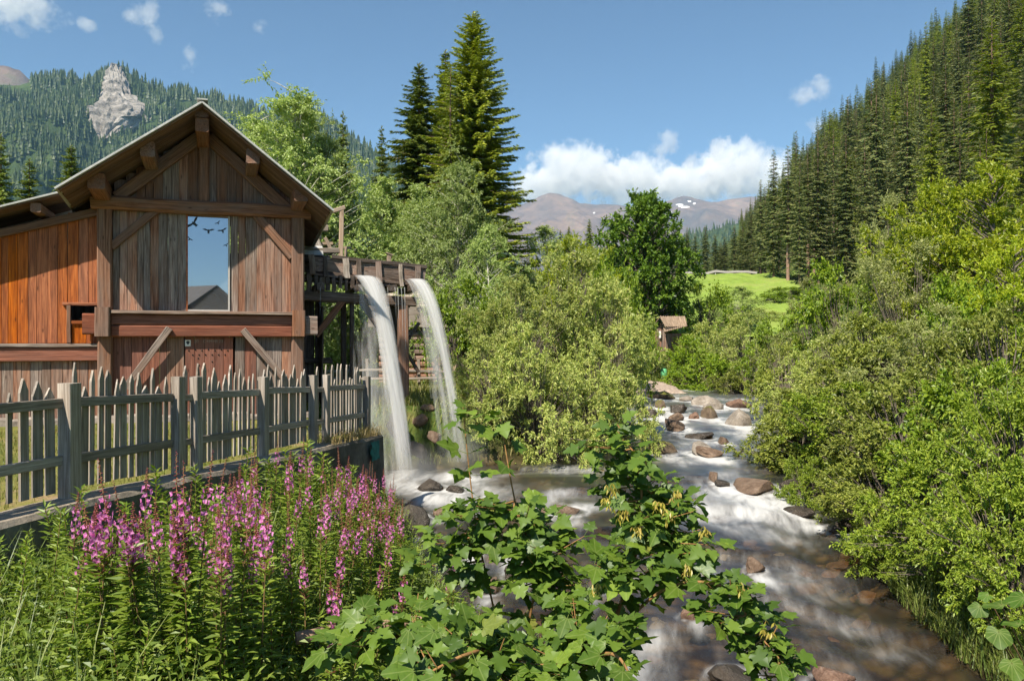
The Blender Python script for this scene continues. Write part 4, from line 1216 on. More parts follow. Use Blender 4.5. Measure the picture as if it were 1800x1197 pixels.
# crag standing out of the forest
cm, nt, out = new_mat('crag_limestone')
v = coords(nt, (1, 1, 1), 'Object', False)
n1 = noise(nt, v, 0.035, 8, 0.7); n2 = noise(nt, v, 0.22, 6, 0.7)
c = ramp(nt, n1, [(0.34, (0.075, 0.072, 0.068)), (0.47, (0.24, 0.222, 0.20)), (0.64, (0.43, 0.40, 0.365))])
c = mix(nt, 0.6, c, ramp(nt, n2, [(0.3, (0.4, 0.4, 0.42)), (0.7, (1.3, 1.3, 1.3))]), 'MULTIPLY')
principled(nt, out, c, 0.95, 0.1, bump(nt, n2, 1.0, 3))
CYR = 1850.0
outl = [(120, 197, 212), (130, 189, 216), (145, 184, 222), (160, 178, 230), (175, 176, 238), (190, 168, 256), (203, 152, 264), (212, 142, 258), (222, 146, 244), (232, 158, 218), (243, 168, 198), (250, 176, 190)]
V = []; nA = 72; nR = 80
for i in range(nR):
    py = 119 + (250 - 119) * i / (nR - 1)
    xl_ = np.interp(py, [o_[0] for o_ in outl], [o_[1] for o_ in outl]); xr_ = np.interp(py, [o_[0] for o_ in outl], [o_[2] for o_ in outl])
    cxp = (xl_ + xr_) / 2; w = (xr_ - xl_) / 2 / F * 1900
    yc = float(np.interp(py, [119, 200, 250], [1985, 1850, 1715])) - 22
    for j in range(nA):
        a = j / nA * 2 * math.pi
        t_ = i * 44 / nR
        r_ = 1 + 0.20 * float(fbm(np.array(math.cos(a) * 2.6), np.array(math.sin(a) * 2.6), t_ * 0.13, 5, 61, .62)) + 0.16 * (abs(float(vnoise(np.array(math.cos(a) * 5.0), np.array(math.sin(a) * 5.0), t_ * .22, 71))) - .4)
        p = at(cxp, py, yc)
        V.append((p.x + math.cos(a) * w * r_, yc + math.sin(a) * max(w, 24) * 0.85 * r_, p.z + 5 * float(vnoise(np.array(j * .5), np.array(i * .4), 0, 9))))
V = np.array(V)
i = np.arange(nR - 1)[:, None] * nA; j = np.arange(nA)[None, :]; k = (j + 1) % nA
Q = np.stack([i + j, i + nA + j, i + nA + k, i + k], -1).reshape(-1, 4)
T = np.array([(0, (j + 1) % nA, j) for j in range(1, nA - 1)])
crag = link('rock_crag', mesh_np('rock_crag', V, [Q, T], cm, False))
tag(crag, 'pale pointed limestone crag rising from the wooded mountainside', 'crag')
# ------------------------------------------------------------------ plant builders
def unit(a): return a / (np.linalg.norm(a, axis=-1, keepdims=True) + 1e-9)

def leaves_geo(P, D, Nn, L, W, fold=0.25):
    "folded two-triangle leaves; returns V, T"
    n = len(P)
    D = unit(D); S = unit(np.cross(D, Nn)); Nn = unit(np.cross(S, D))
    L = np.broadcast_to(L, (n,))[:, None]; W = np.broadcast_to(W, (n,))[:, None]
    mid = P + D * L * 0.45
    V = np.stack([P, mid + S * W / 2 + Nn * W * fold, P + D * L - Nn * W * 0.15, mid - S * W / 2 + Nn * W * fold], 1).reshape(-1, 3)
    b = np.arange(n)[:, None] * 4
    T = np.concatenate([b + np.array([[0, 2, 1]]), b + np.array([[0, 3, 2]])], 0)
    return V, T

def crown(seed, H, prof, nclump, nleaf, L, W, cr, bush=False, hollow=0.4, out=0.7, sag=0.2, trunk_r=0.12, base=0.15, bark=None, leaf=None, name='tree', wob=0.25, branch_r=0.02, flat=0.75, upn=0.8, lobes=10, lobe_r=0.17):
    r = np.random.RandomState(seed)
    hs = np.array([p[0] for p in prof]); rs = np.array([p[1] for p in prof])
    hh = np.linspace(hs[0], hs[-1], 200); ww = np.interp(hh, hs, rs); ww = ww / ww.sum()
    nl = max(10, nclump // lobes)
    def env(n):
        h = r.choice(hh, n, p=ww) + r.uniform(-.01, .01, n)
        th = r.uniform(0, 2 * math.pi, n)
        Rm = np.interp(h, hs, rs)
        return h, th, Rm * (1 + wob * np.sin(3 * th + 5 * h + seed) + wob * 0.7 * np.sin(5 * th - 9 * h + seed * 2))
    h, th, Rm = env(nl)
    lr = Rm * r.uniform(0.45, 0.9, nl)
    LC = np.stack([lr * np.cos(th), lr * np.sin(th), h * H], 1)
    li = r.randint(0, nl, nclump)
    C = LC[li] + r.normal(0, 1, (nclump, 3)) * (np.maximum(Rm[li], .35 * rs.max()) * lobe_r)[:, None] * np.array([1, 1, .8])
    # some loose sprays away from the lobes
    k_ = nclump // 8
    h, th, Rm = env(k_)
    rr = Rm * (hollow + (1 - hollow) * r.uniform(0, 1, k_) ** 0.5)
    C[:k_] = np.stack([rr * np.cos(th), rr * np.sin(th), h * H], 1)
    C[:, 2] = np.clip(C[:, 2], 0.02 * H, H * 0.99)
    rr = np.hypot(C[:, 0], C[:, 1])
    wb = MB()
    if not bush:
        zz = np.linspace(0, 0.86, 9)
        path = np.stack([0.02 * H * np.sin(zz * 4 + seed), 0.02 * H * np.cos(zz * 3 + seed) - 0.02 * H, zz * H], 1)
        wb.tube(path, trunk_r * (1 - zz * 0.85) + 0.006, 8)
    for i in range(nclump):
        c = C[i]
        if bush:
            a = np.array([c[0] * 0.12 + r.uniform(-.15, .15), c[1] * 0.12 + r.uniform(-.15, .15), 0.0])
            m_ = a + (c - a) * 0.5 + np.array([-c[0] * 0.12, -c[1] * 0.12, 0.1 * H * r.uniform(0.2, 1)])
        else:
            h0 = max(base * H, c[2] - rr[i] * r.uniform(0.5, 1.0))
            t0 = h0 / H
            a = np.array([0.02 * H * np.sin(t0 * 4 + seed), 0.02 * H * np.cos(t0 * 3 + seed) - 0.02 * H, h0])
            m_ = (a + c) / 2 + np.array([0, 0, -0.06 * rr[i] + 0.1])
        br = branch_r * r.uniform(0.6, 1.4)
        wb.tube([a, (a * .45 + m_ * .55), m_, (m_ + c) / 2 + r.uniform(-.06, .06, 3), c], [br * 1.6, br * 1.3, br, br * .7, br * .3], 4)
    n = nclump * nleaf
    ci = np.repeat(np.arange(nclump), nleaf)
    core = C - np.array([0, 0, 0.4 * H]); core = unit(core * np.array([1, 1, .8]))
    nsh = 7
    SD = unit(core[:, None, :] * 0.8 + r.normal(0, 0.65, (nclump, nsh, 3)) + np.array([0, 0, 0.35 - sag]))
    SL = cr * r.uniform(0.9, 2.3, (nclump, nsh))
    si = r.randint(0, nsh, n); t = r.uniform(0.05, 1, n)
    d_ = SD[ci, si]
    P = C[ci] + d_ * (SL[ci, si] * t)[:, None] + r.normal(0, cr * 0.10, (n, 3)) + np.array([0, 0, -1.0]) * (sag * 0.5 * SL[ci, si] * t * t)[:, None]
    ax = unit(P * np.array([1, 1, 0]) + 1e-6)
    D = d_ * 0.7 + r.normal(0, 0.6, (n, 3)) + ax * out * 0.3 + np.array([0, 0, -sag])
    Nn = np.array([0, 0, upn]) + ax * 0.3 + r.normal(0, 0.5, (n, 3))
    sz = r.uniform(0.6, 1.25, n)
    V, T = leaves_geo(P, D, Nn, L * sz, W * sz)
    return {'wood': wb.mesh(name + '_wood', bark, True), 'leaf': mesh_np(name + '_leaf', V, T, leaf), 'H': H, 'R': float(rs.max())}

def conifer(seed, H, R0, dh, nb, step, twig, droop=0.35, bare=0.06, bark=None, leaf=None, name='spruce', wide=0.34, ragged=0.25, sec=1, trunk_r=None, curl=0.45, power=0.85, dead=0):
    r = np.random.RandomState(seed)
    wb = MB(); tr = trunk_r or H * 0.012
    wb.tube([(0, 0, 0), (0.02, 0, H * .3), (0, 0.03, H * .7), (0, 0, H)], [tr * 1.2, tr, tr * .55, 0.015], 7)
    Ps = []; Ds = []; Ls = []; Ns = []
    h = H * bare
    while h < H * 0.985:
        f = (1 - h / H)
        Lb = R0 * f ** power
        lowtaper = min(1.0, 0.55 + (h / H - bare) * 3.0)
        k = nb if f > 0.15 else max(3, nb - 2)
        a0 = r.uniform(0, 6.28)
        for b in range(k):
            th = a0 + b * 2 * math.pi / k + r.uniform(-.35, .35)
            L_ = max(0.12, Lb * lowtaper * r.uniform(1 - ragged * 1.4, 1 + ragged * 0.6)) + 0.05
            hz = h + r.uniform(-.5, .5) * dh
            n = max(2, int(L_ / step))
            t = (np.arange(n) + r.uniform(0.2, 1.0, n)) / n
            up = 0.55 * (1 - min(1, f * 2.2))          # top shoots point up
            z = hz + L_ * (up * t - droop * t + curl * droop * t * t)
            x = L_ * t * math.cos(th); y = L_ * t * math.sin(th)
            bd = np.array([math.cos(th), math.sin(th), 0]); sd = np.array([-math.sin(th), math.cos(th), 0])
            if L_ > 0.4:
                tt = np.array([0, .5, 1.0])
                wb.tube(np.stack([L_ * tt * math.cos(th), L_ * tt * math.sin(th), hz + L_ * (up * tt - droop * tt + curl * droop * tt * tt)], 1), [0.012 + 0.008 * L_, 0.008 + 0.004 * L_, 0.004], 3)
            for s in (-1, 1, 0):
                for q in range(sec):
                    l = twig * min(1.0, 0.45 + 1.6 * f) * (1.15 - 0.55 * t) * r.uniform(0.6, 1.25, n)
                    P = np.stack([x, y, z], 1) + r.normal(0, step * 0.3, (n, 3)) * (1 if q else 0.4)
                    D = bd * r.uniform(0.4, 0.9, n)[:, None] + sd * s * r.uniform(0.5, 1.0, n)[:, None] + np.array([0, 0, -0.42 + 0.4 * (up > .3)]) * r.uniform(0.3, 1.3, n)[:, None]
                    Ps.append(P); Ds.append(D); Ls.append(l)
                    Ns.append(np.array([0, 0, 0.8]) + r.normal(0, .5, (n, 3)) + bd * 0.5)
        h += dh * r.uniform(0.7, 1.3) * (0.55 + 0.45 * f)
    # leader
    for q in range(6):
        Ps.append(np.array([[0, 0, H * (0.985 + q * 0.002)]])); Ds.append(np.array([[math.cos(q), math.sin(q), 1.5]])); Ls.append(np.array([twig * 0.6])); Ns.append(np.array([[math.sin(q), -math.cos(q), .2]]))
    for q in range(dead):
        hz = H * r.uniform(0.08, bare); th = r.uniform(0, 6.28); l = r.uniform(.4, 1.3)
        wb.tube([(0, 0, hz), (l * math.cos(th), l * math.sin(th), hz - .15 * l)], [0.02, 0.006], 3)
    P = np.concatenate(Ps); D = np.concatenate(Ds); L = np.concatenate(Ls); Nn = np.concatenate(Ns)
    V, T = leaves_geo(P, D, Nn, L, L * wide, 0.15)
    return {'wood': wb.mesh(name + '_wood', bark, True), 'leaf': mesh_np(name + '_leaf', V, T, leaf), 'H': H, 'R': R0}

# leaf and bark materials
LM = {}
LM['willow'] = leaf_mat('willow_leaf', [(0.244, 0.314, 0.079), (0.392, 0.462, 0.119), (0.500, 0.500, 0.171)], 0.30, 0.025)
LM['alder'] = leaf_mat('bank_bush_leaf', [(0.149, 0.225, 0.023), (0.254, 0.356, 0.036), (0.369, 0.432, 0.056)], 0.32, 0.025)
LM['alder2'] = leaf_mat('bank_bush_olive_leaf', [(0.159, 0.209, 0.034), (0.281, 0.330, 0.062), (0.383, 0.410, 0.086)], 0.30, 0.025)
LM['birch'] = leaf_mat('birch_leaf', [(0.218, 0.306, 0.092), (0.328, 0.412, 0.133), (0.425, 0.500, 0.201)], 0.35, 0.025)
LM['ash'] = leaf_mat('dark_tree_leaf', [(0.076, 0.154, 0.016), (0.134, 0.244, 0.024), (0.232, 0.350, 0.039)], 0.25, 0.025)
LM['lime'] = leaf_mat('bright_tree_leaf', [(0.228, 0.310, 0.018), (0.349, 0.427, 0.023), (0.472, 0.500, 0.042)], 0.4, 0.025)
LM['green'] = leaf_mat('green_shrub_leaf', [(0.134, 0.220, 0.017), (0.216, 0.324, 0.024), (0.309, 0.400, 0.034)], 0.33, 0.025)
LM['pale'] = leaf_mat('pale_willow_leaf', [(0.238, 0.285, 0.087), (0.326, 0.358, 0.126), (0.458, 0.471, 0.198)], 0.33, 0.025)
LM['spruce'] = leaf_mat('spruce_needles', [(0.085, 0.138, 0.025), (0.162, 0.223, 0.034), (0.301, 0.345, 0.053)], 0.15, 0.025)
LM['spruce_pale'] = leaf_mat('spruce_light_needles', [(0.144, 0.207, 0.024), (0.273, 0.335, 0.034), (0.456, 0.480, 0.050)], 0.18, 0.025)  # paler needle colour for the tallest spruce
LM['spruce_far'] = leaf_mat('hillside_spruce_needles', [(0.069, 0.109, 0.037), (0.136, 0.177, 0.054), (0.249, 0.258, 0.087)], 0.15, 0.02)
LM['larch'] = leaf_mat('larch_needles', [(0.149, 0.203, 0.018), (0.220, 0.276, 0.024), (0.281, 0.325, 0.036)], 0.3, 0.025)
BK = {'grey': plain('bark_grey', (0.16, 0.135, 0.11), 0.9, 0.2, 14, 0.4, 0.5), 'birch': plain('bark_birch', (0.55, 0.52, 0.46), 0.85, 0.2, 5, 0.45, 0.3, scale=(1, 1, 3)),
      'spruce': plain('bark_spruce', (0.185, 0.125, 0.095), 0.95, 0.1, 10, 0.4, 0.5), 'red': plain('bark_red_spruce', (0.30, 0.195, 0.15), 0.95, 0.1, 8, 0.35, 0.4)}

SP = {}
SP['spruce_a'] = conifer(1, 21, 3.9, 0.30, 9, 0.080, 0.33, droop=0.75, bare=0.05, bark=BK['spruce'], leaf=LM['spruce_pale'], name='tall_spruce', wide=0.26, sec=4, curl=0.65, power=0.62)
SP['spruce_b'] = conifer(2, 16, 2.5, 0.30, 9, 0.085, 0.34, droop=0.65, bare=0.06, bark=BK['spruce'], leaf=LM['spruce'], name='slender_spruce', wide=0.28, sec=3, ragged=0.45, power=.66)
SP['spruce_c'] = conifer(3, 12, 2.6, 0.33, 8, 0.085, 0.30, droop=0.65, bare=0.06, bark=BK['spruce'], leaf=LM['spruce'], name='dark_spruce', wide=0.30, sec=3, ragged=0.4, power=.75)
SP['larch'] = conifer(4, 17, 2.6, 0.42, 6, 0.15, 0.42, droop=0.25, bare=0.1, bark=BK['spruce'], leaf=LM['larch'], name='larch', wide=0.26, sec=2, ragged=0.5)
for i, (br, rag, R_, lf_) in enumerate(((0.08, .35, 3.4, 'spruce_far'), (0.30, .6, 2.9, 'spruce_far'), (0.14, .6, 2.6, 'spruce_far'), (0.45, .7, 2.7, 'spruce_far'), (0.15, .4, 3.0, 'larch'))):
    SP['hill%d' % i] = conifer(40 + i, 22, R_, 0.50, 7, 0.21, 0.62, droop=0.65 if i < 4 else .3, bare=br, bark=BK['red'] if i in (1, 3) else BK['spruce'], leaf=LM[lf_], name='hillside_spruce', wide=0.28, sec=1, ragged=rag + .12, trunk_r=0.18, dead=14 if i in (1, 3) else 0, power=0.75)
TR = [(0.12, .4), (.25, 1.0), (.5, 1.1), (.75, .75), (.92, .35), (1.0, .05)]
SP['birch_a'] = crown(11, 12, [(.1, 1.5), (.24, 2.3), (.42, 2.2), (.58, 1.65), (.75, 1.05), (.9, 0.5), (1.0, .08)], 460, 165, 0.105, 0.055, 0.36, leaf=LM['birch'], bark=BK['birch'], name='birch', lobes=4, lobe_r=.34, wob=.1, sag=0.7, trunk_r=0.13, branch_r=0.016, hollow=0.25)
SP['birch_b'] = crown(12, 9, [(.05, .7), (.25, 1.9), (.55, 2.0), (.8, 1.2), (1, .1)], 330, 125, 0.115, 0.058, 0.32, leaf=LM['birch'], bark=BK['birch'], name='young_birch', lobes=6, lobe_r=.26, wob=.15, sag=0.6, trunk_r=0.08, branch_r=0.013, hollow=0.25)
SP['ash'] = crown(13, 11, [(.12, 1.5), (.28, 3.1), (.5, 3.2), (.7, 2.6), (.88, 1.5), (1, .3)], 460, 90, 0.27, 0.15, 0.40, leaf=LM['ash'], bark=BK['grey'], name='broad_tree', trunk_r=0.22, branch_r=0.03, lobes=7, lobe_r=0.24, wob=.15)
SP['lime'] = crown(14, 8, [(.02, 1.8), (.3, 3.1), (.6, 3.0), (.85, 1.8), (1, .3)], 400, 95, 0.17, 0.085, 0.36, leaf=LM['lime'], bark=BK['grey'], name='bright_tree', lobes=6, lobe_r=.24, trunk_r=0.12, branch_r=0.022)
SP['pale'] = crown(15, 6.5, [(.0, 1.2), (.3, 2.5), (.6, 2.4), (.85, 1.5), (1, .3)], 260, 80, 0.15, 0.045, 0.32, bush=True, leaf=LM['pale'], bark=BK['grey'], name='pale_willow', branch_r=0.014)
SP['willow_a'] = crown(16, 6.0, [(0, 1.8), (.25, 2.6), (.55, 2.5), (.8, 1.7), (1, .3)], 330, 85, 0.14, 0.050, 0.23, bush=True, leaf=LM['willow'], bark=BK['grey'], name='willow', branch_r=0.014, sag=0.25)
SP['willow_b'] = crown(17, 4.5, [(0, 1.7), (.3, 2.2), (.6, 2.0), (.85, 1.2), (1, .3)], 270, 85, 0.125, 0.046, 0.21, bush=True, leaf=LM['willow'], bark=BK['grey'], name='willow_bush', branch_r=0.013, sag=0.3)
SP['alder_a'] = crown(18, 3.8, [(0, 1.3), (.3, 1.9), (.6, 1.8), (.85, 1.1), (1, .3)], 270, 85, 0.115, 0.052, 0.165, bush=True, leaf=LM['alder'], bark=BK['grey'], name='bank_bush', branch_r=0.019)
SP['alder_b'] = crown(19, 3.2, [(0, 1.4), (.3, 1.7), (.6, 1.6), (.85, 1.0), (1, .3)], 260, 85, 0.11, 0.046, 0.155, bush=True, leaf=LM['alder2'], bark=BK['grey'], name='olive_bush', branch_r=0.019)
SP['alder_n'] = crown(20, 2.8, [(0, 1.3), (.3, 1.55), (.6, 1.4), (.85, .9), (1, .25)], 300, 72, 0.095, 0.040, 0.14, bush=True, leaf=LM['alder'], bark=BK['grey'], name='near_bush', branch_r=0.016)
SP['shrub'] = crown(21, 3.0, [(0, 1.2), (.3, 1.7), (.6, 1.6), (.85, 1.0), (1, .2)], 190, 70, 0.13, 0.065, 0.22, bush=True, leaf=LM['green'], bark=BK['grey'], name='green_shrub', branch_r=0.012)

def plant(kind, name, px, top, wpx, Y, label, cat='tree', group=None, rz=None, sink=0.05, base=None, crown_name='crown', lean=0.0):
    s = SP[kind]
    X = (px - CX) / F * Y
    z0 = (landz(X, Y) if base is None else base) - sink
    ht = (CY - top) / F * Y - z0
    sc = ht / s['H']; sw = (wpx / F * Y) / (2 * s['R'])
    e = empty(name, (X, Y, z0), (px * 1.7 + Y) % 6.28 if rz is None else rz, label, cat, group, scale=(sw, sw, sc))
    link('trunk' if cat == 'tree' else 'branches', s['wood'], e)
    link(crown_name if cat == 'tree' else 'foliage', s['leaf'], e)
    return e
# ------------------------------------------------------------------ trees round the mill
plant('spruce_a', 'spruce_tree', 832, 20, 295, 45, 'tallest spruce, pointed and full, behind the birches in the middle', 'tree')
plant('spruce_b', 'spruce_tree', 737, 112, 225, 50, 'slender dark spruce just left of the tallest spruce', 'tree', rz=1.0)
plant('spruce_b', 'spruce_tree', 783, 88, 165, 55, 'narrow spruce top showing between the slender spruce and the tallest one', 'tree', rz=2.6)
plant('larch', 'larch_tree', 792, 118, 125, 42, 'light green larch in front of the tallest spruce', 'tree')
plant('spruce_c', 'spruce_tree', 603, 197, 115, 41, 'narrow dark spruce right of the big birch above the roof', 'tree', rz=.4)
plant('spruce_c', 'spruce_tree', 671, 222, 105, 62, 'small distant spruce between the dark spruce and the slender one', 'tree', rz=3.4)
plant('birch_a', 'birch_tree', 505, 108, 250, 36, 'big light green birch rising behind the right roof slope', 'tree', rz=0.3)
plant('birch_a', 'birch_tree', 462, 165, 170, 38, 'left shoulder birch of the clump behind the roof', 'tree', rz=4.1)
plant('birch_a', 'birch_tree', 535, 150, 160, 39, 'birch close behind the big birch above the roof', 'tree', rz=5.2)
plant('birch_a', 'birch_tree', 572, 186, 130, 37.5, 'smaller birch leaning out right of the big birch above the roof', 'tree', rz=2.0)
plant('birch_a', 'birch_tree', 802, 240, 170, 36, 'pale birch with white trunk in front of the tallest spruce', 'tree', rz=1.2)
plant('birch_b', 'birch_tree', 735, 330, 150, 39, 'bushy young birch left of the white trunked birch', 'tree', rz=0.8)
plant('birch_b', 'birch_tree', 672, 318, 170, 40, 'wide leafy birch behind the wooden flume', 'tree', rz=3.0)
plant('birch_b', 'birch_tree', 862, 400, 120, 33, 'low birch at the right foot of the tallest spruce', 'tree', rz=5.0)
plant('birch_b', 'birch_tree', 612, 395, 110, 42, 'small birch showing above the eave beside the flume gantry', 'tree', rz=4.0)
plant('spruce_c', 'spruce_tree', 2, 236, 140, 44, 'dark spruce cut by the left edge above the lean-to roof', 'tree', rz=1.1)
plant('spruce_c', 'spruce_tree', 52, 280, 165, 47, 'broad low spruce above the lean-to roof', 'tree', rz=2.2)
plant('spruce_b', 'spruce_tree', 125, 255, 150, 50, 'pale brownish spruce beside the left roof edge', 'tree', rz=3.3)
plant('shrub', 'leafy_shrub', 805, 500, 140, 29, 'bright green shrub right of the falling water', 'shrub', crown_name='foliage')
plant('shrub', 'leafy_shrub', 860, 530, 110, 31, 'green shrub at the left shoulder of the big willow', 'shrub', rz=2)
plant('ash', 'broadleaf_tree', 1128, 336, 150, 58, 'dark green rounded broadleaf tree beside the meadow', 'tree', rz=.2)
plant('birch_b', 'leafy_tree', 955, 402, 130, 46, 'light green leafy tree right of the tallest spruce', 'tree', rz=1.9)
plant('lime', 'leafy_tree', 1015, 425, 150, 42, 'yellowish green leafy tree left of the dark rounded tree', 'tree', rz=2.4)
plant('shrub', 'leafy_shrub', 1075, 470, 120, 38, 'green shrub in front of the dark rounded tree', 'shrub', rz=0.9)
for i, (px, top, w, Y) in enumerate(((1036, 385, 46, 105), (1000, 398, 40, 110), (985, 404, 36, 112))):
    plant('spruce_c', 'spruce_tree', px, top, w, Y, ['small distant spruce peeping over the leafy trees, nearest the dark rounded tree', 'small distant spruce peeping over the leafy trees, middle of three', 'small distant spruce peeping over the leafy trees, nearest the tallest spruce'][i], 'tree', 'distant spruces over the leafy trees', rz=i * 1.3)
# the big willow thicket on the left bank
WLS = [('willow_a', 905, 470, 190, 24.5, 'left upper willow of the thicket beside the falling water'), ('willow_a', 985, 412, 250, 26.5, 'tallest willow of the thicket on the left bank'),
       ('willow_a', 1060, 470, 180, 25, 'willow at the upstream end of the thicket'), ('willow_b', 868, 585, 150, 21.6, 'low willow at the downstream foot of the thicket'),
       ('willow_b', 950, 560, 200, 21.8, 'willow at the front middle of the thicket above the water'), ('willow_b', 1040, 590, 190, 22.8, 'willow at the front of the thicket hanging over the cascades')]
for i, (k, px, top, w, Y, lb) in enumerate(WLS):
    plant(k, 'willow_bush', px, top, w, Y, lb, 'bush', 'willow thicket on the left bank', rz=i * 1.1)
# far bank round the shed
FB = [('shrub', 1240, 500, 110, 60, 'bright round shrub standing before the meadow'), ('birch_b', 1300, 505, 80, 64, 'slim young tree at the right edge of the meadow'), ('shrub', 1210, 595, 110, 50, 'green shrub right of the plank shed'),
      ('willow_b', 1255, 560, 150, 51, 'broad bush on the far bank above the boulders'), ('willow_b', 1320, 545, 140, 48, 'bush on the far bank where the right bank bushes begin'), ('shrub', 1200, 645, 70, 48.5, 'low green bush at the water edge below the shed'),
      ('shrub', 1262, 625, 120, 47.5, 'dark green bush overhanging the head of the cascades'), ('willow_b', 1110, 560, 90, 50, 'bush left of the plank shed'), ('alder_b', 1315, 635, 110, 44, 'yellowish bush beside the pale boulders'),
      ('shrub', 1150, 540, 70, 62, 'green bush behind the plank shed'), ('shrub', 1362, 516, 70, 78, 'green bush at the right corner of the meadow'), ('willow_b', 1346, 540, 70, 70, 'olive bush in front of the right corner of the meadow'), ('shrub', 1385, 505, 80, 82, 'green bush below the first spruce trunks')]
for i, (k, px, top, w, Y, lb) in enumerate(FB):
    plant(k, 'bank_bush', px, top, w, Y, lb, 'bush', None, rz=i * 0.9)
# right bank
RBN = [('lime', 1745, 300, 290, 25, 'bright yellow green tree at the right edge'), ('lime', 1655, 345, 190, 27, 'yellow green tree left of the bright tree at the right edge'),
       ('pale', 1565, 365, 150, 30, 'pale silvery willow below the spruce trunks'), ('pale', 1600, 440, 250, 23, 'broad pale willow in front of the yellow green trees'),
       ('shrub', 1480, 470, 150, 29, 'green bush at the foot of the spruce wood'), ('pale', 1430, 500, 150, 33, 'pale bush below the bare spruce trunks'), ('shrub', 1375, 560, 110, 38, 'small green bush beyond the right bank bushes'),
       ('lime', 1790, 430, 200, 21, 'lower bright green tree cut by the right edge'), ('shrub', 1690, 500, 200, 20.5, 'mid green bush below the bright trees')]
for i, (k, px, top, w, Y, lb) in enumerate(RBN):
    t_ = k == 'lime'
    plant(k, 'leafy_tree' if t_ else 'leafy_bush', px, top, w, Y, lb, 'tree' if t_ else 'bush', None, rz=i * 1.7)
AB = [('alder_b', 1385, 600, 150, 29), ('willow_b', 1455, 585, 190, 24), ('alder_b', 1540, 560, 230, 20), ('pale', 1650, 550, 250, 17.5), ('alder_b', 1765, 545, 260, 15.5), ('alder_b', 1410, 690, 190, 20.5),
      ('alder_a', 1490, 680, 220, 17.8), ('alder_b', 1600, 660, 260, 15), ('shrub', 1720, 650, 250, 13), ('alder_n', 1800, 640, 260, 11.4), ('alder_b', 1560, 800, 210, 14.2), ('alder_n', 1660, 770, 260, 12.2), ('alder_n', 1765, 790, 260, 10.4), ('alder_n', 1560, 870, 150, 13.0), ('alder_n', 1665, 890, 190, 11.6), ('alder_n', 1800, 900, 220, 9.9), ('alder_n', 1425, 800, 120, 17.0)]
POS = ['first bush of the right bank, farthest upstream', 'tall bush at the upstream end of the right bank', 'olive bush behind the overhanging branches', 'bush in the upper row below the pale willow', 'olive bush in the upper row at the right edge',
       'olive bush leaning out over the cascades', 'bush standing behind the leaning olive bush', 'broad olive bush in the middle of the right bank', 'broad green bush in the middle of the right bank', 'leafy bush cut by the right edge',
       'low bush hanging over the dark water', 'bush over the overhung bank with bare stems', 'big bush in the lower right corner', 'small low bush at the bend of the right bank', 'low bush trailing over the water in front of the bare stems', 'nearest low bush above the butterbur leaves', 'sprig of bush hanging out over the second cascade']
for i, ((k, px, top, w, Y), lb) in enumerate(zip(AB, POS)):
    plant(k, 'bank_bush', px, top, w, Y, lb, 'bush', 'bushes along the right bank', rz=i * 2.1)

# ------------------------------------------------------------------ spruce wood on the right hillside
rh = np.random.RandomState(77)
cand = []
Y = 56.0
while Y < 760:
    sp_ = 6.2 if Y < 430 else 8.5
    x0 = 38 + 0.13 * Y + max(Y - 420, 0) * 1.2
    X = min(x0 - 7, (0.315 if Y > 113 else 0.41) * Y) if Y > 94 else x0 - 8
    while X < min(0.72 * Y + 15, x0 + 300):
        x = X + rh.uniform(-2.6, 2.6); y = Y + rh.uniform(-2.6, 2.6)
        px = CX + F * x / y
        if (1310 if y < 130 else 1318 if y < 200 else 1300) < px < 1850 and (y > 94 or px > 1600): cand.append((x, y))
        X += sp_
    Y += sp_
front = [(1385, 255, 100), (1360, 262, 104), (1420, 252, 108), (1438, 240, 99), (1487, 232, 97), (1465, 226, 112), (1520, 240, 101), (1405, 300, 96)]
hs_ = []
for (px, top, Y) in front:
    X = (px - CX) / F * Y
    hs_.append((X, Y, (CY - top) / F * Y - landz(X, Y), True))
for (x, y) in cand:
    if any((x - a[0]) ** 2 + (y - a[1]) ** 2 < 9 for a in hs_[:8]): continue
    pxx = CX + F * x / y
    hs_.append((x, y, (rh.uniform(9, 21) + 10 * rh.uniform() ** 2) * (1.0 if pxx > 1395 else 0.62), False))
hs_.sort(key=lambda a: a[1] - (40 if a[3] else 0))
zs_ = land(np.array([a[0] for a in hs_]), np.array([a[1] for a in hs_]))
for i, ((x, y, h, fr_), z) in enumerate(zip(hs_[:300], zs_)):
    k = 'hill%d' % (rh.choice([1, 3, 0, 2, 2]) if (fr_ or rh.uniform() < .1) else rh.choice([0, 1, 2, 3, 4, 0, 2, 4]))
    s = SP[k]
    e = empty('hillside_spruce' if k != 'hill4' else 'hillside_larch', (x, y, z - .2), rh.uniform(0, 6.28), ('tall spruce in the front row of the hillside wood beside the meadow' if fr_ else 'spruce of the wood on the right hillside') if k != 'hill4' else 'light green larch of the wood on the right hillside', 'tree',
              ('front row spruces of the hillside wood' if fr_ else 'spruces on the right hillside') if k != 'hill4' else 'larches on the right hillside', scale=(h / s['H'] * rh.uniform(.8, 1.4),) * 2 + (h / s['H'],))
    link('trunk', s['wood'], e); link('crown', s['leaf'], e)
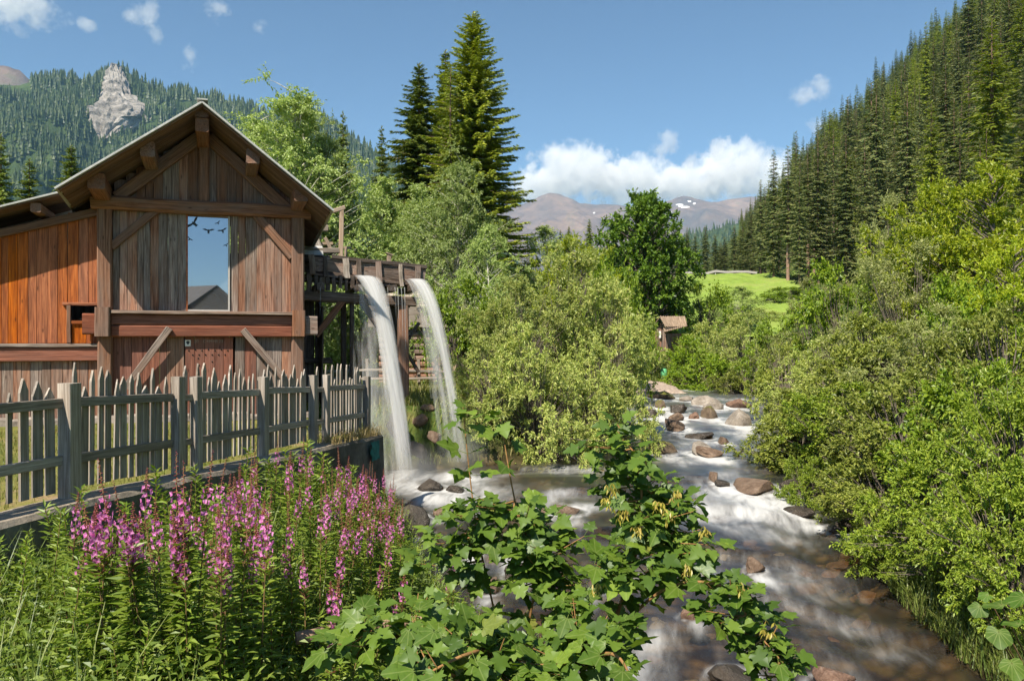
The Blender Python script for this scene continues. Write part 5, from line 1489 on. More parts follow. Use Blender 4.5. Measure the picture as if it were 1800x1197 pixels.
# trees behind those, one mass
def low_conifer(sides=6, tiers=4):
    V = []; T = []
    for k in range(tiers):
        z0 = 0.06 + 0.86 * k / tiers; z1 = min(1.0, z0 + 0.42); r0 = 0.17 * (1 - k / tiers) + 0.03
        b = len(V)
        for j in range(sides * 2):
            a = j / (sides * 2) * 2 * math.pi
            rr = r0 * (1.0 if j % 2 else 0.55)
            V.append((rr * math.cos(a), rr * math.sin(a), z0 - (0.02 if j % 2 else 0)))
        V.append((0, 0, z1))
        for j in range(sides * 2): T.append((b + j, b + (j + 1) % (sides * 2), b + sides * 2))
    return np.array(V), np.array(T)
def scatter_mass(name, pts, hts, base, mat, wid=(0.8, 1.25), seed=1):
    r = np.random.RandomState(seed)
    V0, T0 = base
    n = len(pts)
    a = r.uniform(0, 6.28, n); w = hts * r.uniform(wid[0], wid[1], n)
    c, s = np.cos(a)[:, None], np.sin(a)[:, None]
    X = (V0[None, :, 0] * c - V0[None, :, 1] * s) * w[:, None] + pts[:, 0:1]
    Yy = (V0[None, :, 0] * s + V0[None, :, 1] * c) * w[:, None] + pts[:, 1:2]
    Z = V0[None, :, 2] * hts[:, None] + pts[:, 2:3]
    V = np.stack([X, Yy, Z], -1).reshape(-1, 3)
    T = (T0[None] + (np.arange(n) * len(V0))[:, None, None]).reshape(-1, 3)
    return link(name, mesh_np(name, V, T, mat))
LM['forest'] = leaf_mat('forest_needles', [(0.024, 0.046, 0.016), (0.046, 0.074, 0.022), (0.085, 0.112, 0.034)], 0.1, 0.02)
rest = hs_[300:]
if rest:
    pts = np.array([(a[0], a[1], z - .3) for a, z in zip(rest, zs_[300:])])
    srcs = {}
    for o in COL.objects:
        if o.name.startswith('crown') and o.data.name.startswith('hillside_spruce') and o.data.name not in srcs: srcs[o.data.name] = o
    srcs = list(srcs.values())
    rsc = np.array([a[2] / 22 for a in rest]); rt = rh.uniform(0, 6.28, len(rest)); pick = rh.randint(0, len(srcs), len(rest))
    me = mesh_np('hillside_wood', pts, [], None)
    for nm, val in (('tree_size', rsc), ('tree_turn', rt), ('tree_kind', pick)):
        me.attributes.new(nm, 'FLOAT', 'POINT').data.foreach_set('value', np.asarray(val, np.float32))
    o = link('hillside_wood', me)
    ng = bpy.data.node_groups.new('scatter_trees', 'GeometryNodeTree')
    ng.interface.new_socket('Geometry', in_out='INPUT', socket_type='NodeSocketGeometry'); ng.interface.new_socket('Geometry', in_out='OUTPUT', socket_type='NodeSocketGeometry')
    gi, go = ng.nodes.new('NodeGroupInput'), ng.nodes.new('NodeGroupOutput')
    def attr(nm):
        n_ = ng.nodes.new('GeometryNodeInputNamedAttribute'); n_.data_type = 'FLOAT'; n_.inputs['Name'].default_value = nm
        return n_.outputs['Attribute']
    jn = ng.nodes.new('GeometryNodeJoinGeometry')
    cx_ = ng.nodes.new('ShaderNodeCombineXYZ'); ng.links.new(attr('tree_turn'), cx_.inputs[2])
    for k_, so in enumerate(srcs):
        cmp_ = ng.nodes.new('FunctionNodeCompare'); cmp_.data_type = 'FLOAT'; cmp_.operation = 'EQUAL'
        ng.links.new(attr('tree_kind'), cmp_.inputs[0]); cmp_.inputs[1].default_value = k_; cmp_.inputs['Epsilon'].default_value = 0.2
        ip = ng.nodes.new('GeometryNodeInstanceOnPoints'); oi_ = ng.nodes.new('GeometryNodeObjectInfo'); oi_.inputs['Object'].default_value = so
        ng.links.new(gi.outputs[0], ip.inputs['Points']); ng.links.new(oi_.outputs['Geometry'], ip.inputs['Instance'])
        ng.links.new(cmp_.outputs[0], ip.inputs['Selection']); ng.links.new(attr('tree_size'), ip.inputs['Scale']); ng.links.new(cx_.outputs[0], ip.inputs['Rotation'])
        ng.links.new(ip.outputs[0], jn.inputs[0])
    ng.links.new(jn.outputs[0], go.inputs[0])
    md = o.modifiers.new('scatter', 'NODES'); md.node_group = ng
    tag(o, 'dense spruce wood higher up the right hillside', 'wood', kind='stuff')
# spruces along the head of the meadow
for i, (px, top, w, Y) in enumerate(((1188, 392, 34, 150), (1208, 400, 34, 160), (1222, 410, 30, 158), (1240, 397, 36, 155), (1257, 412, 30, 165), (1274, 416, 34, 170), (1291, 398, 40, 150), (1306, 388, 46, 145), (1320, 372, 52, 140), (1336, 350, 56, 132), (1200, 415, 30, 175), (1266, 425, 30, 180), (1345, 330, 60, 122))):
    plant('hill0' if i % 2 else 'hill2', 'spruce_tree', px, top, w * 1.15, Y, 'spruce in the row behind the head of the meadow', 'tree', 'spruces behind the meadow', rz=i * 1.3)

# ------------------------------------------------------------------ forest on the mountainside
def forest_on(Vg, n, name, label, seed, keep, hmin, hmax):
    r = np.random.RandomState(seed)
    ny_, nx_ = Vg.shape[:2]
    i = r.randint(0, ny_ - 3, n * 3); j = r.randint(0, nx_ - 1, n * 3)
    u, v_ = r.uniform(0, 1, (2, n * 3, 1))
    P = Vg[i, j] * (1 - u) * (1 - v_) + Vg[i, j + 1] * u * (1 - v_) + Vg[i + 1, j] * (1 - u) * v_ + Vg[i + 1, j + 1] * u * v_
    px = CX + F * P[:, 0] / P[:, 1]; py = CY - F * P[:, 2] / P[:, 1]
    ok = keep(px, py)
    P = P[ok][:n]
    P[:, 2] -= 1.0
    o = scatter_mass(name, P, r.uniform(hmin, hmax, len(P)), low_conifer(4, 3), LM['forest'], (0.9, 1.35), seed)
    return tag(o, label, 'forest', kind='stuff')
def keep_left(px, py):
    crag_ = (px > np.interp(py, [120, 160, 200, 215, 250], [198, 180, 166, 150, 175])) & (px < np.interp(py, [120, 175, 203, 222, 232, 250], [205, 236, 256, 236, 208, 188])) & (py > 118) & (py < 250)
    grass = (px < 55) & (py < 165)
    return (px > -120) & (px < 900) & ~crag_ & ~grass & (py < 480)
forest_on(LV, 15000, 'mountain_forest', 'dense conifer forest covering the mountain behind the house', 5, keep_left, 17, 30)
MV = np.array([v_.co[:] for v_ in midm.data.vertices]).reshape(-1, 120, 3)
forest_on(MV, 1800, 'foothill_forest', 'bluish green forest on the foothill beyond the meadow', 6, lambda px, py: (px > 1100) & (px < 1420), 16, 26)
# shrubs and young trees clinging to the crag
# ------------------------------------------------------------------ boulders in the stream
def rock_mat(name, a, b, c_, rough=0.75, moss=None, mossamt=0.0, spec=0.35):
    m, nt, out = new_mat(name)
    v = coords(nt, (1, 1, 1), 'Object', True)
    n1 = noise(nt, v, 1.7, 7, 0.68); n2 = noise(nt, v, 9, 6, 0.7)
    c = ramp(nt, n1, [(0.3, a), (0.5, b), (0.7, c_)])
    c = mix(nt, 0.6, c, ramp(nt, n2, [(0.3, (0.5, 0.5, 0.5)), (0.7, (1.35, 1.35, 1.35))]), 'MULTIPLY')
    if moss:
        n3 = noise(nt, v, 2.6, 5, 0.6)
        g = nt.nodes.new('ShaderNodeNewGeometry'); sx = nt.nodes.new('ShaderNodeSeparateXYZ'); nt.links.new(g.outputs['Normal'], sx.inputs[0])
        mf = nt.nodes.new('ShaderNodeMapRange'); mf.inputs['From Min'].default_value = 0.75 - mossamt; mf.inputs['From Max'].default_value = 1.0 - mossamt
        nt.links.new(mth(nt, 'ADD', mth(nt, 'MULTIPLY', sx.outputs[2], 0.5), mth(nt, 'MULTIPLY', n3, 0.7)), mf.inputs[0])
        c = mix(nt, mf.outputs[0], c, moss)
    principled(nt, out, c, rough, spec, bump(nt, n2, 0.7, 0.06))
    return m
RM = {'pale': rock_mat('pale_boulder', (0.15, 0.125, 0.10), (0.27, 0.235, 0.20), (0.40, 0.36, 0.32), 0.85),
      'brown': rock_mat('brown_boulder', (0.085, 0.055, 0.038), (0.17, 0.115, 0.08), (0.27, 0.20, 0.15), 0.75),
      'dark': rock_mat('wet_dark_boulder', (0.022, 0.017, 0.013), (0.055, 0.043, 0.033), (0.10, 0.08, 0.062), 0.32, spec=0.5),
      'moss': rock_mat('mossy_boulder', (0.07, 0.05, 0.035), (0.15, 0.11, 0.075), (0.22, 0.17, 0.12), 0.85, (0.12, 0.125, 0.02), 0.18),
      'red': rock_mat('reddish_boulder', (0.10, 0.058, 0.040), (0.20, 0.120, 0.085), (0.31, 0.215, 0.165), 0.7)}
def rock_mesh(seed, mat, sub=3, rough=0.28, flat=0.7):
    # icosphere by subdivision
    t = (1 + 5 ** .5) / 2
    V = [(-1, t, 0), (1, t, 0), (-1, -t, 0), (1, -t, 0), (0, -1, t), (0, 1, t), (0, -1, -t), (0, 1, -t), (t, 0, -1), (t, 0, 1), (-t, 0, -1), (-t, 0, 1)]
    Fc = [(0, 11, 5), (0, 5, 1), (0, 1, 7), (0, 7, 10), (0, 10, 11), (1, 5, 9), (5, 11, 4), (11, 10, 2), (10, 7, 6), (7, 1, 8), (3, 9, 4), (3, 4, 2), (3, 2, 6), (3, 6, 8), (3, 8, 9), (4, 9, 5), (2, 4, 11), (6, 2, 10), (8, 6, 7), (9, 8, 1)]
    for _ in range(sub):
        cache = {}; nF = []
        def mid(a, b):
            k = (min(a, b), max(a, b))
            if k not in cache:
                V.append(tuple((np.array(V[a]) + np.array(V[b])) / 2)); cache[k] = len(V) - 1
            return cache[k]
        for a, b, c in Fc:
            x, y, z = mid(a, b), mid(b, c), mid(c, a)
            nF += [(a, x, z), (b, y, x), (c, z, y), (x, y, z)]
        Fc = nF
        V = [tuple(np.array(v_) / np.linalg.norm(v_)) for v_ in V]
    P = unit(np.array(V, float))
    d = 1 + rough * fbm(P[:, 0] * 1.3 + seed * 3.1, P[:, 1] * 1.3, P[:, 2] * 1.3 + seed, 4, seed, 0.5)
    # facet: cut by a few planes
    r = np.random.RandomState(seed)
    P = P * d[:, None]
    for k in range(9):
        nrm = unit(r.normal(0, 1, 3)); h = r.uniform(0.5, 0.8)
        s_ = P @ nrm
        P = P - np.where(s_ > h, (s_ - h) * 0.85, 0)[:, None] * nrm
    P[:, 2] *= flat
    return mesh_np('boulder', P, np.array(Fc), mat, True)
RMS = {k: [rock_mesh(i * 7 + j + 3, mt) for j in range(3)] for i, (k, mt) in enumerate(RM.items())}
rr_ = random.Random(99)
def boulder(px, py, wpx, hpx, kind, label, group='boulders in the stream', var=None, Y=None, land_=False, dz=0.0):
    Y = Y or y_on_water(py)
    p = at(px, py, Y)
    w = wpx / F * Y / 2 * 0.98; h = hpx / F * Y * 0.9
    me = RMS[kind][rr_.randrange(3) if var is None else var]
    o = link('boulder', me)
    o.location = (p.x, Y + w * 0.3, p.z + h * 0.18 + dz)
    o.scale = (w, w * rr_.uniform(.75, 1.1), max(h * 0.92, 0.05) / 0.7)
    o.rotation_euler = (rr_.uniform(-.12, .12), rr_.uniform(-.12, .12), rr_.uniform(0, 6.28) if kind != 'flat' else 0)
    return tag(o, label, 'boulder', group)
for b_ in B: boulder(*b_)
# stones on the stream bed, seen through the water
rb = np.random.RandomState(8)
for i in range(110):
    Y = rb.uniform(8.5, 19); s_ = rb.uniform(0.06, 0.94)
    X = float(river_l(Y) + s_ * (river_r(Y) - river_l(Y)))
    k = rb.choice(['brown', 'red', 'pale', 'brown', 'red'])
    o = link('bed_stone', RMS[k][rb.randint(3)])
    w = rb.uniform(.10, .26)
    o.location = (X, Y, landz(X, Y) - 0.03); o.scale = (w, w * rb.uniform(.7, 1.2), w * 0.8); o.rotation_euler = (0, 0, rb.uniform(0, 6))
    tag(o, 'rounded stone on the stream bed under the clear water', 'stone', 'stones on the stream bed')
# embankment stones under the flume and gravel bank upstream
EM = [(738, 742, 30, 16, 'brown', 20.5, 'brown rock in the bank below the flume post'), (765, 772, 30, 16, 'brown', 20.1, 'small brown rock in the bank between the two streams'), (735, 795, 40, 22, 'dark', 19.6, 'dark wet rock low in the bank behind the left stream'),
      (752, 718, 22, 9, 'brown', 20.9, 'small rock at the top of the bank by the flume post'), (700, 760, 50, 40, 'dark', 19.9, 'dark rock behind the left stream')]
for (px, py, w, h, k, Y, lb) in EM: boulder(px, py, w, h, k, lb, 'rocks in the bank under the flume', Y=Y)
gm = plain('bank_gravel', (0.36, 0.29, 0.24), 0.95, 0.1, 5, 0.35, 0.8, kind='Object')
mx, my = np.meshgrid(np.linspace(5.8, 9.8, 40), np.linspace(44.2, 50, 40))
gzz = -2.95 + 0.42 * np.sin(np.clip((mx - 5.8) / 4.0, 0, 1) * math.pi) ** .6 * np.sin(np.clip((my - 44.2) / 5.8, 0, 1) * math.pi) ** .5 + 0.05 * fbm(mx * 3, my * 3, 0, 3, 3) + np.maximum(0, my - 46) * .06
tag(link('gravel_bank', mesh_np('gravel_bank', np.stack([mx, my, gzz], -1), grid_faces(40, 40), gm, True)), kind='structure')
# ------------------------------------------------------------------ fireweed on the near bank
fw_leaf = leaf_mat('fireweed_leaf', [(0.120, 0.190, 0.022), (0.190, 0.275, 0.034), (0.270, 0.345, 0.055)], 0.36, 0.025)
fw_stem = plain('fireweed_stem', (0.20, 0.13, 0.06), 0.8, 0.2)
def petal_mat(name, cols): return leaf_mat(name, cols, 0.35, 0.02, 0.5, (1.1, 0.8, 1.1))
fw_flower = petal_mat('fireweed_petal', [(0.60, 0.13, 0.42), (0.76, 0.24, 0.58), (0.87, 0.40, 0.72)])
fw_bud = petal_mat('fireweed_bud', [(0.26, 0.055, 0.075), (0.36, 0.095, 0.095), (0.42, 0.16, 0.11)])
def fireweed(seed, H, spike, open_frac, nleaf, fl=True):
    r = np.random.RandomState(seed)
    bend = r.normal(0, 0.05, 2)
    def ax(z): t = np.asarray(z) / H; return np.stack([bend[0] * t * t * H, bend[1] * t * t * H, np.asarray(z) + 0 * t], -1)
    sb = MB(); zz = np.linspace(0, H - 0.03, 7)
    sb.tube(ax(zz), np.linspace(0.006, 0.0025, 7), 5)
    zl = np.linspace(0.04, H - (spike if fl else 0.02), nleaf) + r.uniform(-.01, .01, nleaf)
    th = np.arange(nleaf) * 2.4 + r.uniform(-.3, .3, nleaf)
    o = np.stack([np.cos(th), np.sin(th), np.zeros(nleaf)], 1)
    t = zl / H
    up = 0.15 + 0.7 * t
    D = o + np.stack([0 * t, 0 * t, up - 0.25 + r.normal(0, .15, nleaf)], 1)
    L = (0.145 - 0.055 * t) * r.uniform(.75, 1.15, nleaf)
    V, T = leaves_geo(ax(zl), D, np.array([0, 0, 1.0]) + r.normal(0, .2, (nleaf, 3)), L, L * 0.27, 0.2)
    res = {'stem': sb.mesh('stem', fw_stem, True), 'foliage': mesh_np('foliage', V, T, fw_leaf)}
    if fl:
        z0 = H - spike; Ps = []; Ds = []; Ls = []; Ns = []
        nfl = int(34 * open_frac)
        for i in range(nfl):
            z = z0 + spike * open_frac * (i + r.uniform(0, 1)) / max(1, nfl)
            a = i * 2.4 + r.uniform(-.3, .3); rad = 0.030 * (1.1 - 0.3 * i / max(1, nfl)) * r.uniform(.8, 1.2)
            c = ax(z) + np.array([math.cos(a) * rad, math.sin(a) * rad, 0.004])
            f = unit(np.array([math.cos(a), math.sin(a), -0.1])); s1 = unit(np.cross(f, [0, 0, 1.0])); s2 = np.cross(s1, f)
            for q in range(4):
                b = q * math.pi / 2 + 0.5
                d = s1 * math.cos(b) + s2 * math.sin(b) + f * 0.35
                Ps.append(c); Ds.append(d); Ls.append(0.0155 * r.uniform(.8, 1.3)); Ns.append(f)
        fV, fT = leaves_geo(np.array(Ps), np.array(Ds), np.array(Ns), np.array(Ls), np.array(Ls) * 0.9, 0.05)
        res['flower_spike'] = mesh_np('flower_spike', fV, fT, fw_flower)
        bb = MB(); nb_ = 30
        for i in range(nb_):
            z = z0 + spike * (open_frac * 0.9 + (1 - open_frac * .9) * i / nb_)
            a = i * 2.4; k = 1 - i / nb_
            l = 0.006 + 0.020 * k
            p = ax(z); q = p + np.array([math.cos(a) * l, math.sin(a) * l, 0.004 - 0.012 * k])
            bb.tube([p, (p + q) / 2, q], [0.0015, 0.0030 + .001 * k, 0.001], 4)
        for i in range(14):       # seed pods below the open flowers
            z = z0 - 0.10 + 0.12 * i / 14; a = i * 2.4
            p = ax(z); q = p + np.array([math.cos(a) * .04, math.sin(a) * .04, 0.03])
            bb.tube([p, q], [0.0022, 0.0016], 3)
        res['buds'] = bb.mesh('buds', fw_bud, True)
    return res
FW = [fireweed(201, 1.25, 0.34, 0.65, 80), fireweed(202, 1.40, 0.40, 0.45, 90), fireweed(203, 1.10, 0.28, 0.75, 74), fireweed(204, 1.30, 0.36, 0.2, 84), fireweed(205, 1.2, 0.30, 0.55, 80)]
LW = [fireweed(211, 0.95, 0, 0, 90, False), fireweed(212, 0.75, 0, 0, 80, False), fireweed(213, 1.1, 0, 0, 100, False)]
def put_fw(v, x, y, sc, rz, tilt, label, group, name):
    e = empty(name, (x, y, landz(x, y) - 0.03), 0, label, 'plant', group, scale=sc)
    e.rotation_euler = (tilt[0], tilt[1], rz)
    for k, me in v.items():
        c_ = link(k, me, e)
        if k in ('flower_spike', 'buds'): c_['kind'] = 'stuff'
    return e
rf = random.Random(404)
# flowering stems: the dense drift along and below the wall
spots = []
clusters = [(300, 905, 60, 9), (112, 850, 8, 2), (200, 960, 30, 3), (410, 800, 40, 3), (430, 850, 80, 13), (540, 805, 60, 19), (625, 845, 60, 34), (665, 890, 40, 22), (470, 900, 110, 12), (280, 985, 50, 4), (330, 1040, 90, 3), (560, 940, 80, 10), (600, 1050, 60, 3), (700, 965, 24, 4), (790, 985, 12, 2), (185, 1030, 30, 2), (370, 930, 60, 8), (230, 1080, 80, 2)]
def bank_xy(px, py):
    "a spot on the near bank whose plant top (about 1.2 m) shows at this pixel"
    for Y in np.arange(4.6, 14.5, 0.05):
        X = (px - CX) / F * Y
        if X < fpt(Y, 0.5).x or X > river_l(Y) - 0.15: continue
        zt = landz(X, Y) + 1.15
        if CY - F * zt / Y < py: return X, Y
    return None
nf = 0
for (px, py, s_, n) in clusters:
    for i in range(n):
        q = bank_xy(px + rf.gauss(0, s_ * .6), py + rf.gauss(0, 30))
        if not q: continue
        lab = ('pink fireweed in the tall drift below the picket fence' if px < 400 else 'pink fireweed in the bright drift at the end of the wall' if px > 590 else 'pink fireweed in the middle of the bank')
        put_fw(FW[rf.randrange(5)], q[0], q[1], rf.uniform(.85, 1.12), rf.uniform(0, 6.28), (rf.gauss(0, .08), rf.gauss(0, .08)), lab, lab + 's', 'fireweed'); nf += 1
# leafy stems without flowers
nl_ = 0
for i in range(900):
    if nl_ >= 290: break
    Y = rf.uniform(4.3, 13.5); X = rf.uniform(fpt(Y, 0.45).x, float(river_l(Y)) - 0.1)
    px = CX + F * X / Y
    if px < -60 or px > 780: continue
    d_ = float(river_l(Y)) - X
    put_fw(LW[rf.randrange(3)], X, Y, rf.uniform(.6, 1.0) * min(1, .55 + d_ * .4) * (1.3 if Y > 8 and X < fpt(Y, 1.6).x else 1.0), rf.uniform(0, 6.28), (rf.gauss(0, .12), rf.gauss(0, .12)), 'leafy green stem without flowers among the fireweed', 'leafy stems on the bank', 'leafy_weed'); nl_ += 1

# ground cover and grass: nobody could count these
def blades(P, L, W, seed, lean=0.5):
    r = np.random.RandomState(seed); n = len(P)
    a = r.uniform(0, 6.28, n); d = np.stack([np.cos(a), np.sin(a), 0 * a], 1) * r.uniform(.1, lean, n)[:, None]
    s = np.stack([-np.sin(a), np.cos(a), 0 * a], 1) * W[:, None] / 2
    up = np.array([0, 0, 1.0])
    m1 = P + (up * .6 + d * .35) * L[:, None]; tip = P + (up * .95 + d * 1.1) * L[:, None]
    V = np.stack([P - s, P + s, m1 - s * .8, m1 + s * .8, tip], 1).reshape(-1, 3)
    b = np.arange(n)[:, None] * 5
    return V, np.concatenate([b + np.array([[0, 1, 3]]), b + np.array([[0, 3, 2]]), b + np.array([[2, 3, 4]])])
g_near = leaf_mat('bank_grass', [(0.085, 0.135, 0.024), (0.150, 0.210, 0.036), (0.240, 0.270, 0.075)], 0.3, 0.04)
g_dry = leaf_mat('yard_grass', [(0.120, 0.165, 0.028), (0.210, 0.235, 0.050), (0.340, 0.290, 0.120)], 0.3, 0.03)
g_cover = leaf_mat('ground_cover_leaf', [(0.090, 0.150, 0.018), (0.160, 0.240, 0.030), (0.250, 0.320, 0.050)], 0.35, 0.025)
rg = np.random.RandomState(55)
n = 26000
Y = rg.uniform(3.4, 15.5, n); X = np.array([fpt(y, 0.42).x for y in Y]); XR_ = river_l(Y) + 0.05
X = X + (XR_ - X) * rg.uniform(0, 1, n)
P = np.stack([X, Y, land(X, Y) - .02], 1)
nearwall = rg.uniform(0, 1, n) < 0.33
V, T = blades(P[nearwall], rg.uniform(.25, .75, nearwall.sum()), rg.uniform(.006, .012, nearwall.sum()), 3, .7)
tag(link('bank_grass', mesh_np('bank_grass', V, T, g_near)), 'long grass growing among the fireweed', 'grass', kind='stuff')
P2 = P[~nearwall]; k = len(P2)
P2 = np.repeat(P2, 4, 0); k = len(P2)
P2[:, 2] += rg.uniform(0.03, 0.55, k) ** 1.2; P2[:, :2] += rg.normal(0, .1, (k, 2))
V, T = leaves_geo(P2, rg.normal(0, 1, (k, 3)) * [1, 1, .4], np.array([0, -.2, 1.0]) + rg.normal(0, .4, (k, 3)), rg.uniform(.035, .085, k), rg.uniform(.018, .036, k))
tag(link('ground_cover', mesh_np('ground_cover', V, T, g_cover)), 'low green weeds covering the near bank', 'weeds', kind='stuff')
# yard grass behind the fence, bank grass under the flume, right bank verge
n = 16000
Y = rg.uniform(5.5, 17.6, n); X = np.array([fpt(min(y, 15.4), -0.12).x for y in Y]) - rg.uniform(0, 7, n)
P = np.stack([X, Y, yard_z(X, Y) - .01], 1)
V, T = blades(P, rg.uniform(.04, .14, n), rg.uniform(.006, .012, n), 4, .8)
tag(link('yard_grass', mesh_np('yard_grass', V, T, g_dry)), 'short dry grass in the yard behind the fence', 'grass', kind='stuff')
n = 14000
X = rg.uniform(-5.5, 1.2, n); Y = rg.uniform(19.6, 31, n)
z = land(X, Y); ok = z > water_z(Y) + .05
P = np.stack([X, Y, z - .02], 1)[ok]; n = len(P)
V, T = blades(P, rg.uniform(.1, .38, n), rg.uniform(.012, .028, n), 5, .8)
tag(link('slope_grass', mesh_np('slope_grass', V, T, g_dry)), 'rough grass on the slope under the flume', 'grass', kind='stuff')
n = 22000
Y = rg.uniform(6, 46, n); X = river_r(Y) + rg.uniform(-.1, 3.5, n)
P = np.stack([X, Y, land(X, Y) - .02], 1)
V, T = blades(P, rg.uniform(.15, .6, n), rg.uniform(.01, .025, n), 6, .9)
n2_ = 9000
Y = rg.uniform(7.5, 20, n2_); X = river_r(Y) + rg.uniform(-.25, .7, n2_)
P = np.stack([X, Y, np.maximum(land(X, Y), water_z(Y) + .0) - .02], 1)
Ve, Te = blades(P, rg.uniform(.25, .65, n2_), rg.uniform(.008, .018, n2_), 16, 1.1)
T = np.concatenate([T, Te + len(V)]); V = np.concatenate([V, Ve])
tag(link('verge_grass', mesh_np('verge_grass', V, T, g_near)), 'grass and weeds on the right bank under the bushes', 'grass', kind='stuff')
n = 22000
Y = rg.uniform(44, 62, n); X = rg.uniform(4, 16, n); ok = (X < river_l(Y) - .3); X, Y = X[ok], Y[ok]; n = len(X)
P = np.stack([X, Y, land(X, Y) - .02], 1)
V, T = blades(P, rg.uniform(.2, .6, n), rg.uniform(.03, .06, n), 7, .8)
tag(link('far_bank_grass', mesh_np('far_bank_grass', V, T, leaf_mat('far_bank_grass', [(0.10, .16, .025), (.16, .22, .035), (.24, .26, .06)], .3, .03))), 'bright grass on the far bank below the shed', 'grass', kind='stuff')

n = 900
Y = rg.uniform(13.2, 15.45, n); o_ = rg.uniform(0.05, 0.36, n)
P = np.array([(fpt(y, q).x, fpt(y, q).y, wall_top(y) - .01) for y, q in zip(Y, o_)])
V, T = blades(P, rg.uniform(.06, .26, n), rg.uniform(.004, .009, n), 21, 1.6)
tag(link('dry_grass', mesh_np('dry_grass', V, T, leaf_mat('dry_straw', [(0.16, 0.17, 0.05), (0.34, 0.25, 0.11), (0.48, 0.36, 0.18)], .25, .02))), 'dry straw hanging over the end of the concrete wall', 'grass', kind='stuff')

# ------------------------------------------------------------------ sycamore maple in the foreground
mp = leaf_mat('maple_leaf', [(0.062, 0.120, 0.015), (0.106, 0.188, 0.021), (0.175, 0.270, 0.034)], 0.30, 0.03, 0.5)
mp_v = leaf_mat('maple_leaf_veined', [(0.066, 0.125, 0.016), (0.112, 0.195, 0.022), (0.185, 0.280, 0.036)], 0.30, 0.03, 0.45, None, 0.35)
mp_y = leaf_mat('young_maple_leaf', [(0.12, 0.19, 0.03), (0.20, 0.26, 0.04), (0.27, 0.30, 0.06)], 0.4, 0.04, 0.45, None, 0.3)
def maple_leaf(seed, mat):
    r = np.random.RandomState(seed)
    half = [(0.0, 0.03), (0.14, -0.07), (0.30, -0.06), (0.47, -0.02), (0.40, 0.10), (0.36, 0.21), (0.46, 0.27), (0.60, 0.42), (0.45, 0.47), (0.29, 0.50), (0.31, 0.62), (0.27, 0.73), (0.17, 0.80), (0.10, 0.92), (0.0, 1.04)]
    right = [np.array(p) * (1 + r.uniform(-.05, .05)) for p in half]
    left = [np.array((-p[0], p[1])) * (1 + r.uniform(-.05, .05)) for p in half[1:-1]][::-1]
    ring = right + left
    ribs = [(0, 0.22), (0, 0.5)]
    droop = r.uniform(0.15, 0.5); cup = r.uniform(0.12, 0.42); wv = r.uniform(0.02, 0.05)
    def z(p): return -droop * p[1] ** 2 * 0.8 + cup * abs(p[0]) * (0.6 if abs(p[0]) < .3 else 0.45) - 0.25 * max(0, abs(p[0]) - .3) + wv * math.sin(9 * p[0] + 7 * p[1])
    V = [(p[0], p[1], z(p)) for p in ring] + [(p[0], p[1], z(p)) for p in ribs]
    n = len(ring); c0, c1 = n, n + 1
    T = []
    for i in range(n):
        a, b = i, (i + 1) % n
        my_ = (ring[a][1] + ring[b][1]) / 2
        T.append((c0 if my_ < 0.36 else c1, a, b))
    # bridge between the two rib points
    for i in range(n):
        a, b = i, (i + 1) % n
        if (ring[a][1] + ring[b][1]) / 2 < 0.36:
            nb = (ring[b][1] + ring[(b + 1) % n][1]) / 2
            if nb >= 0.36: T.append((c0, b, c1))
        pa = (ring[a - 1][1] + ring[a][1]) / 2
        if pa >= 0.36 and (ring[a][1] + ring[b][1]) / 2 < 0.36: T.append((c1, a, c0))
    # petiole
    b0 = len(V)
    for (x, y, zz_) in ((0.012, 0.04, 0), (-0.012, 0.04, 0), (0.010, -0.55, 0.10), (-0.010, -0.55, 0.10), (0, 0.04, -0.02), (0, -0.55, 0.08)): V.append((x, y, zz_))
    T += [(b0, b0 + 1, b0 + 3), (b0, b0 + 3, b0 + 2), (b0, b0 + 4, b0 + 5), (b0, b0 + 5, b0 + 2)]
    return np.array(V), np.array(T)
MLV = [maple_leaf(300 + i, None) for i in range(5)]
MLM = [mesh_np('leaf', V, T, mp_v, True) for V, T in MLV]; MLY = [mesh_np('leaf', V, T, mp_y, True) for V, T in MLV]
mb_ = plain('maple_bark', (0.17, 0.115, 0.075), 0.85, 0.2, 20, 0.35, 0.4)
twig_m = plain('maple_twig', (0.27, 0.15, 0.06), 0.8, 0.2, 20, 0.3, 0.2)
maple = empty('maple_sapling', (0.35, 5.6, landz(0.35, 5.6)), 0, 'sycamore maple with broad lobed leaves leaning over the stream in the foreground', 'tree')
rm = random.Random(777)
MBASE = Vector((0.30, 5.6, landz(0.30, 5.6) - 0.1))
wood_mb = MB(); leaves_list = []
def limb(pts, r0, r1, n=14):
    "smooth limb through points"
    P = [Vector(p) for p in pts]
    out_ = []
    for i in range(len(P) - 1):
        a = P[max(0, i - 1)]; b = P[i]; c = P[i + 1]; d = P[min(len(P) - 1, i + 2)]
        for k in range(n // (len(P) - 1) + 1):
            t = k / (n // (len(P) - 1) + 1)
            out_.append(0.5 * ((2 * b) + (c - a) * t + (2 * a - 5 * b + 4 * c - d) * t * t + (3 * b - a - 3 * c + d) * t ** 3))
    out_.append(P[-1])
    wood_mb.tube(out_, np.linspace(r0, r1, len(out_)), 7)
    return out_
def put_leaf(p, outd, size, young):
    "leaf blade near p, tip pointing outwards and down, face to the light"
    up = Vector((rm.gauss(0, .5), -0.25 + rm.gauss(0, .45), 1.0)).normalized()
    y = Vector(outd) + Vector((rm.gauss(0, .25), rm.gauss(0, .25), -0.25 + rm.gauss(0, .2)))
    y = (y - up * y.dot(up)).normalized()
    x = y.cross(up).normalized()
    m = Matrix((x, y, up)).transposed().to_4x4()
    m = m @ Matrix.Scale(size, 4)
    m.translation = Vector(p) + y * size * 0.55
    leaves_list.append((m, rm.randrange(5), young))
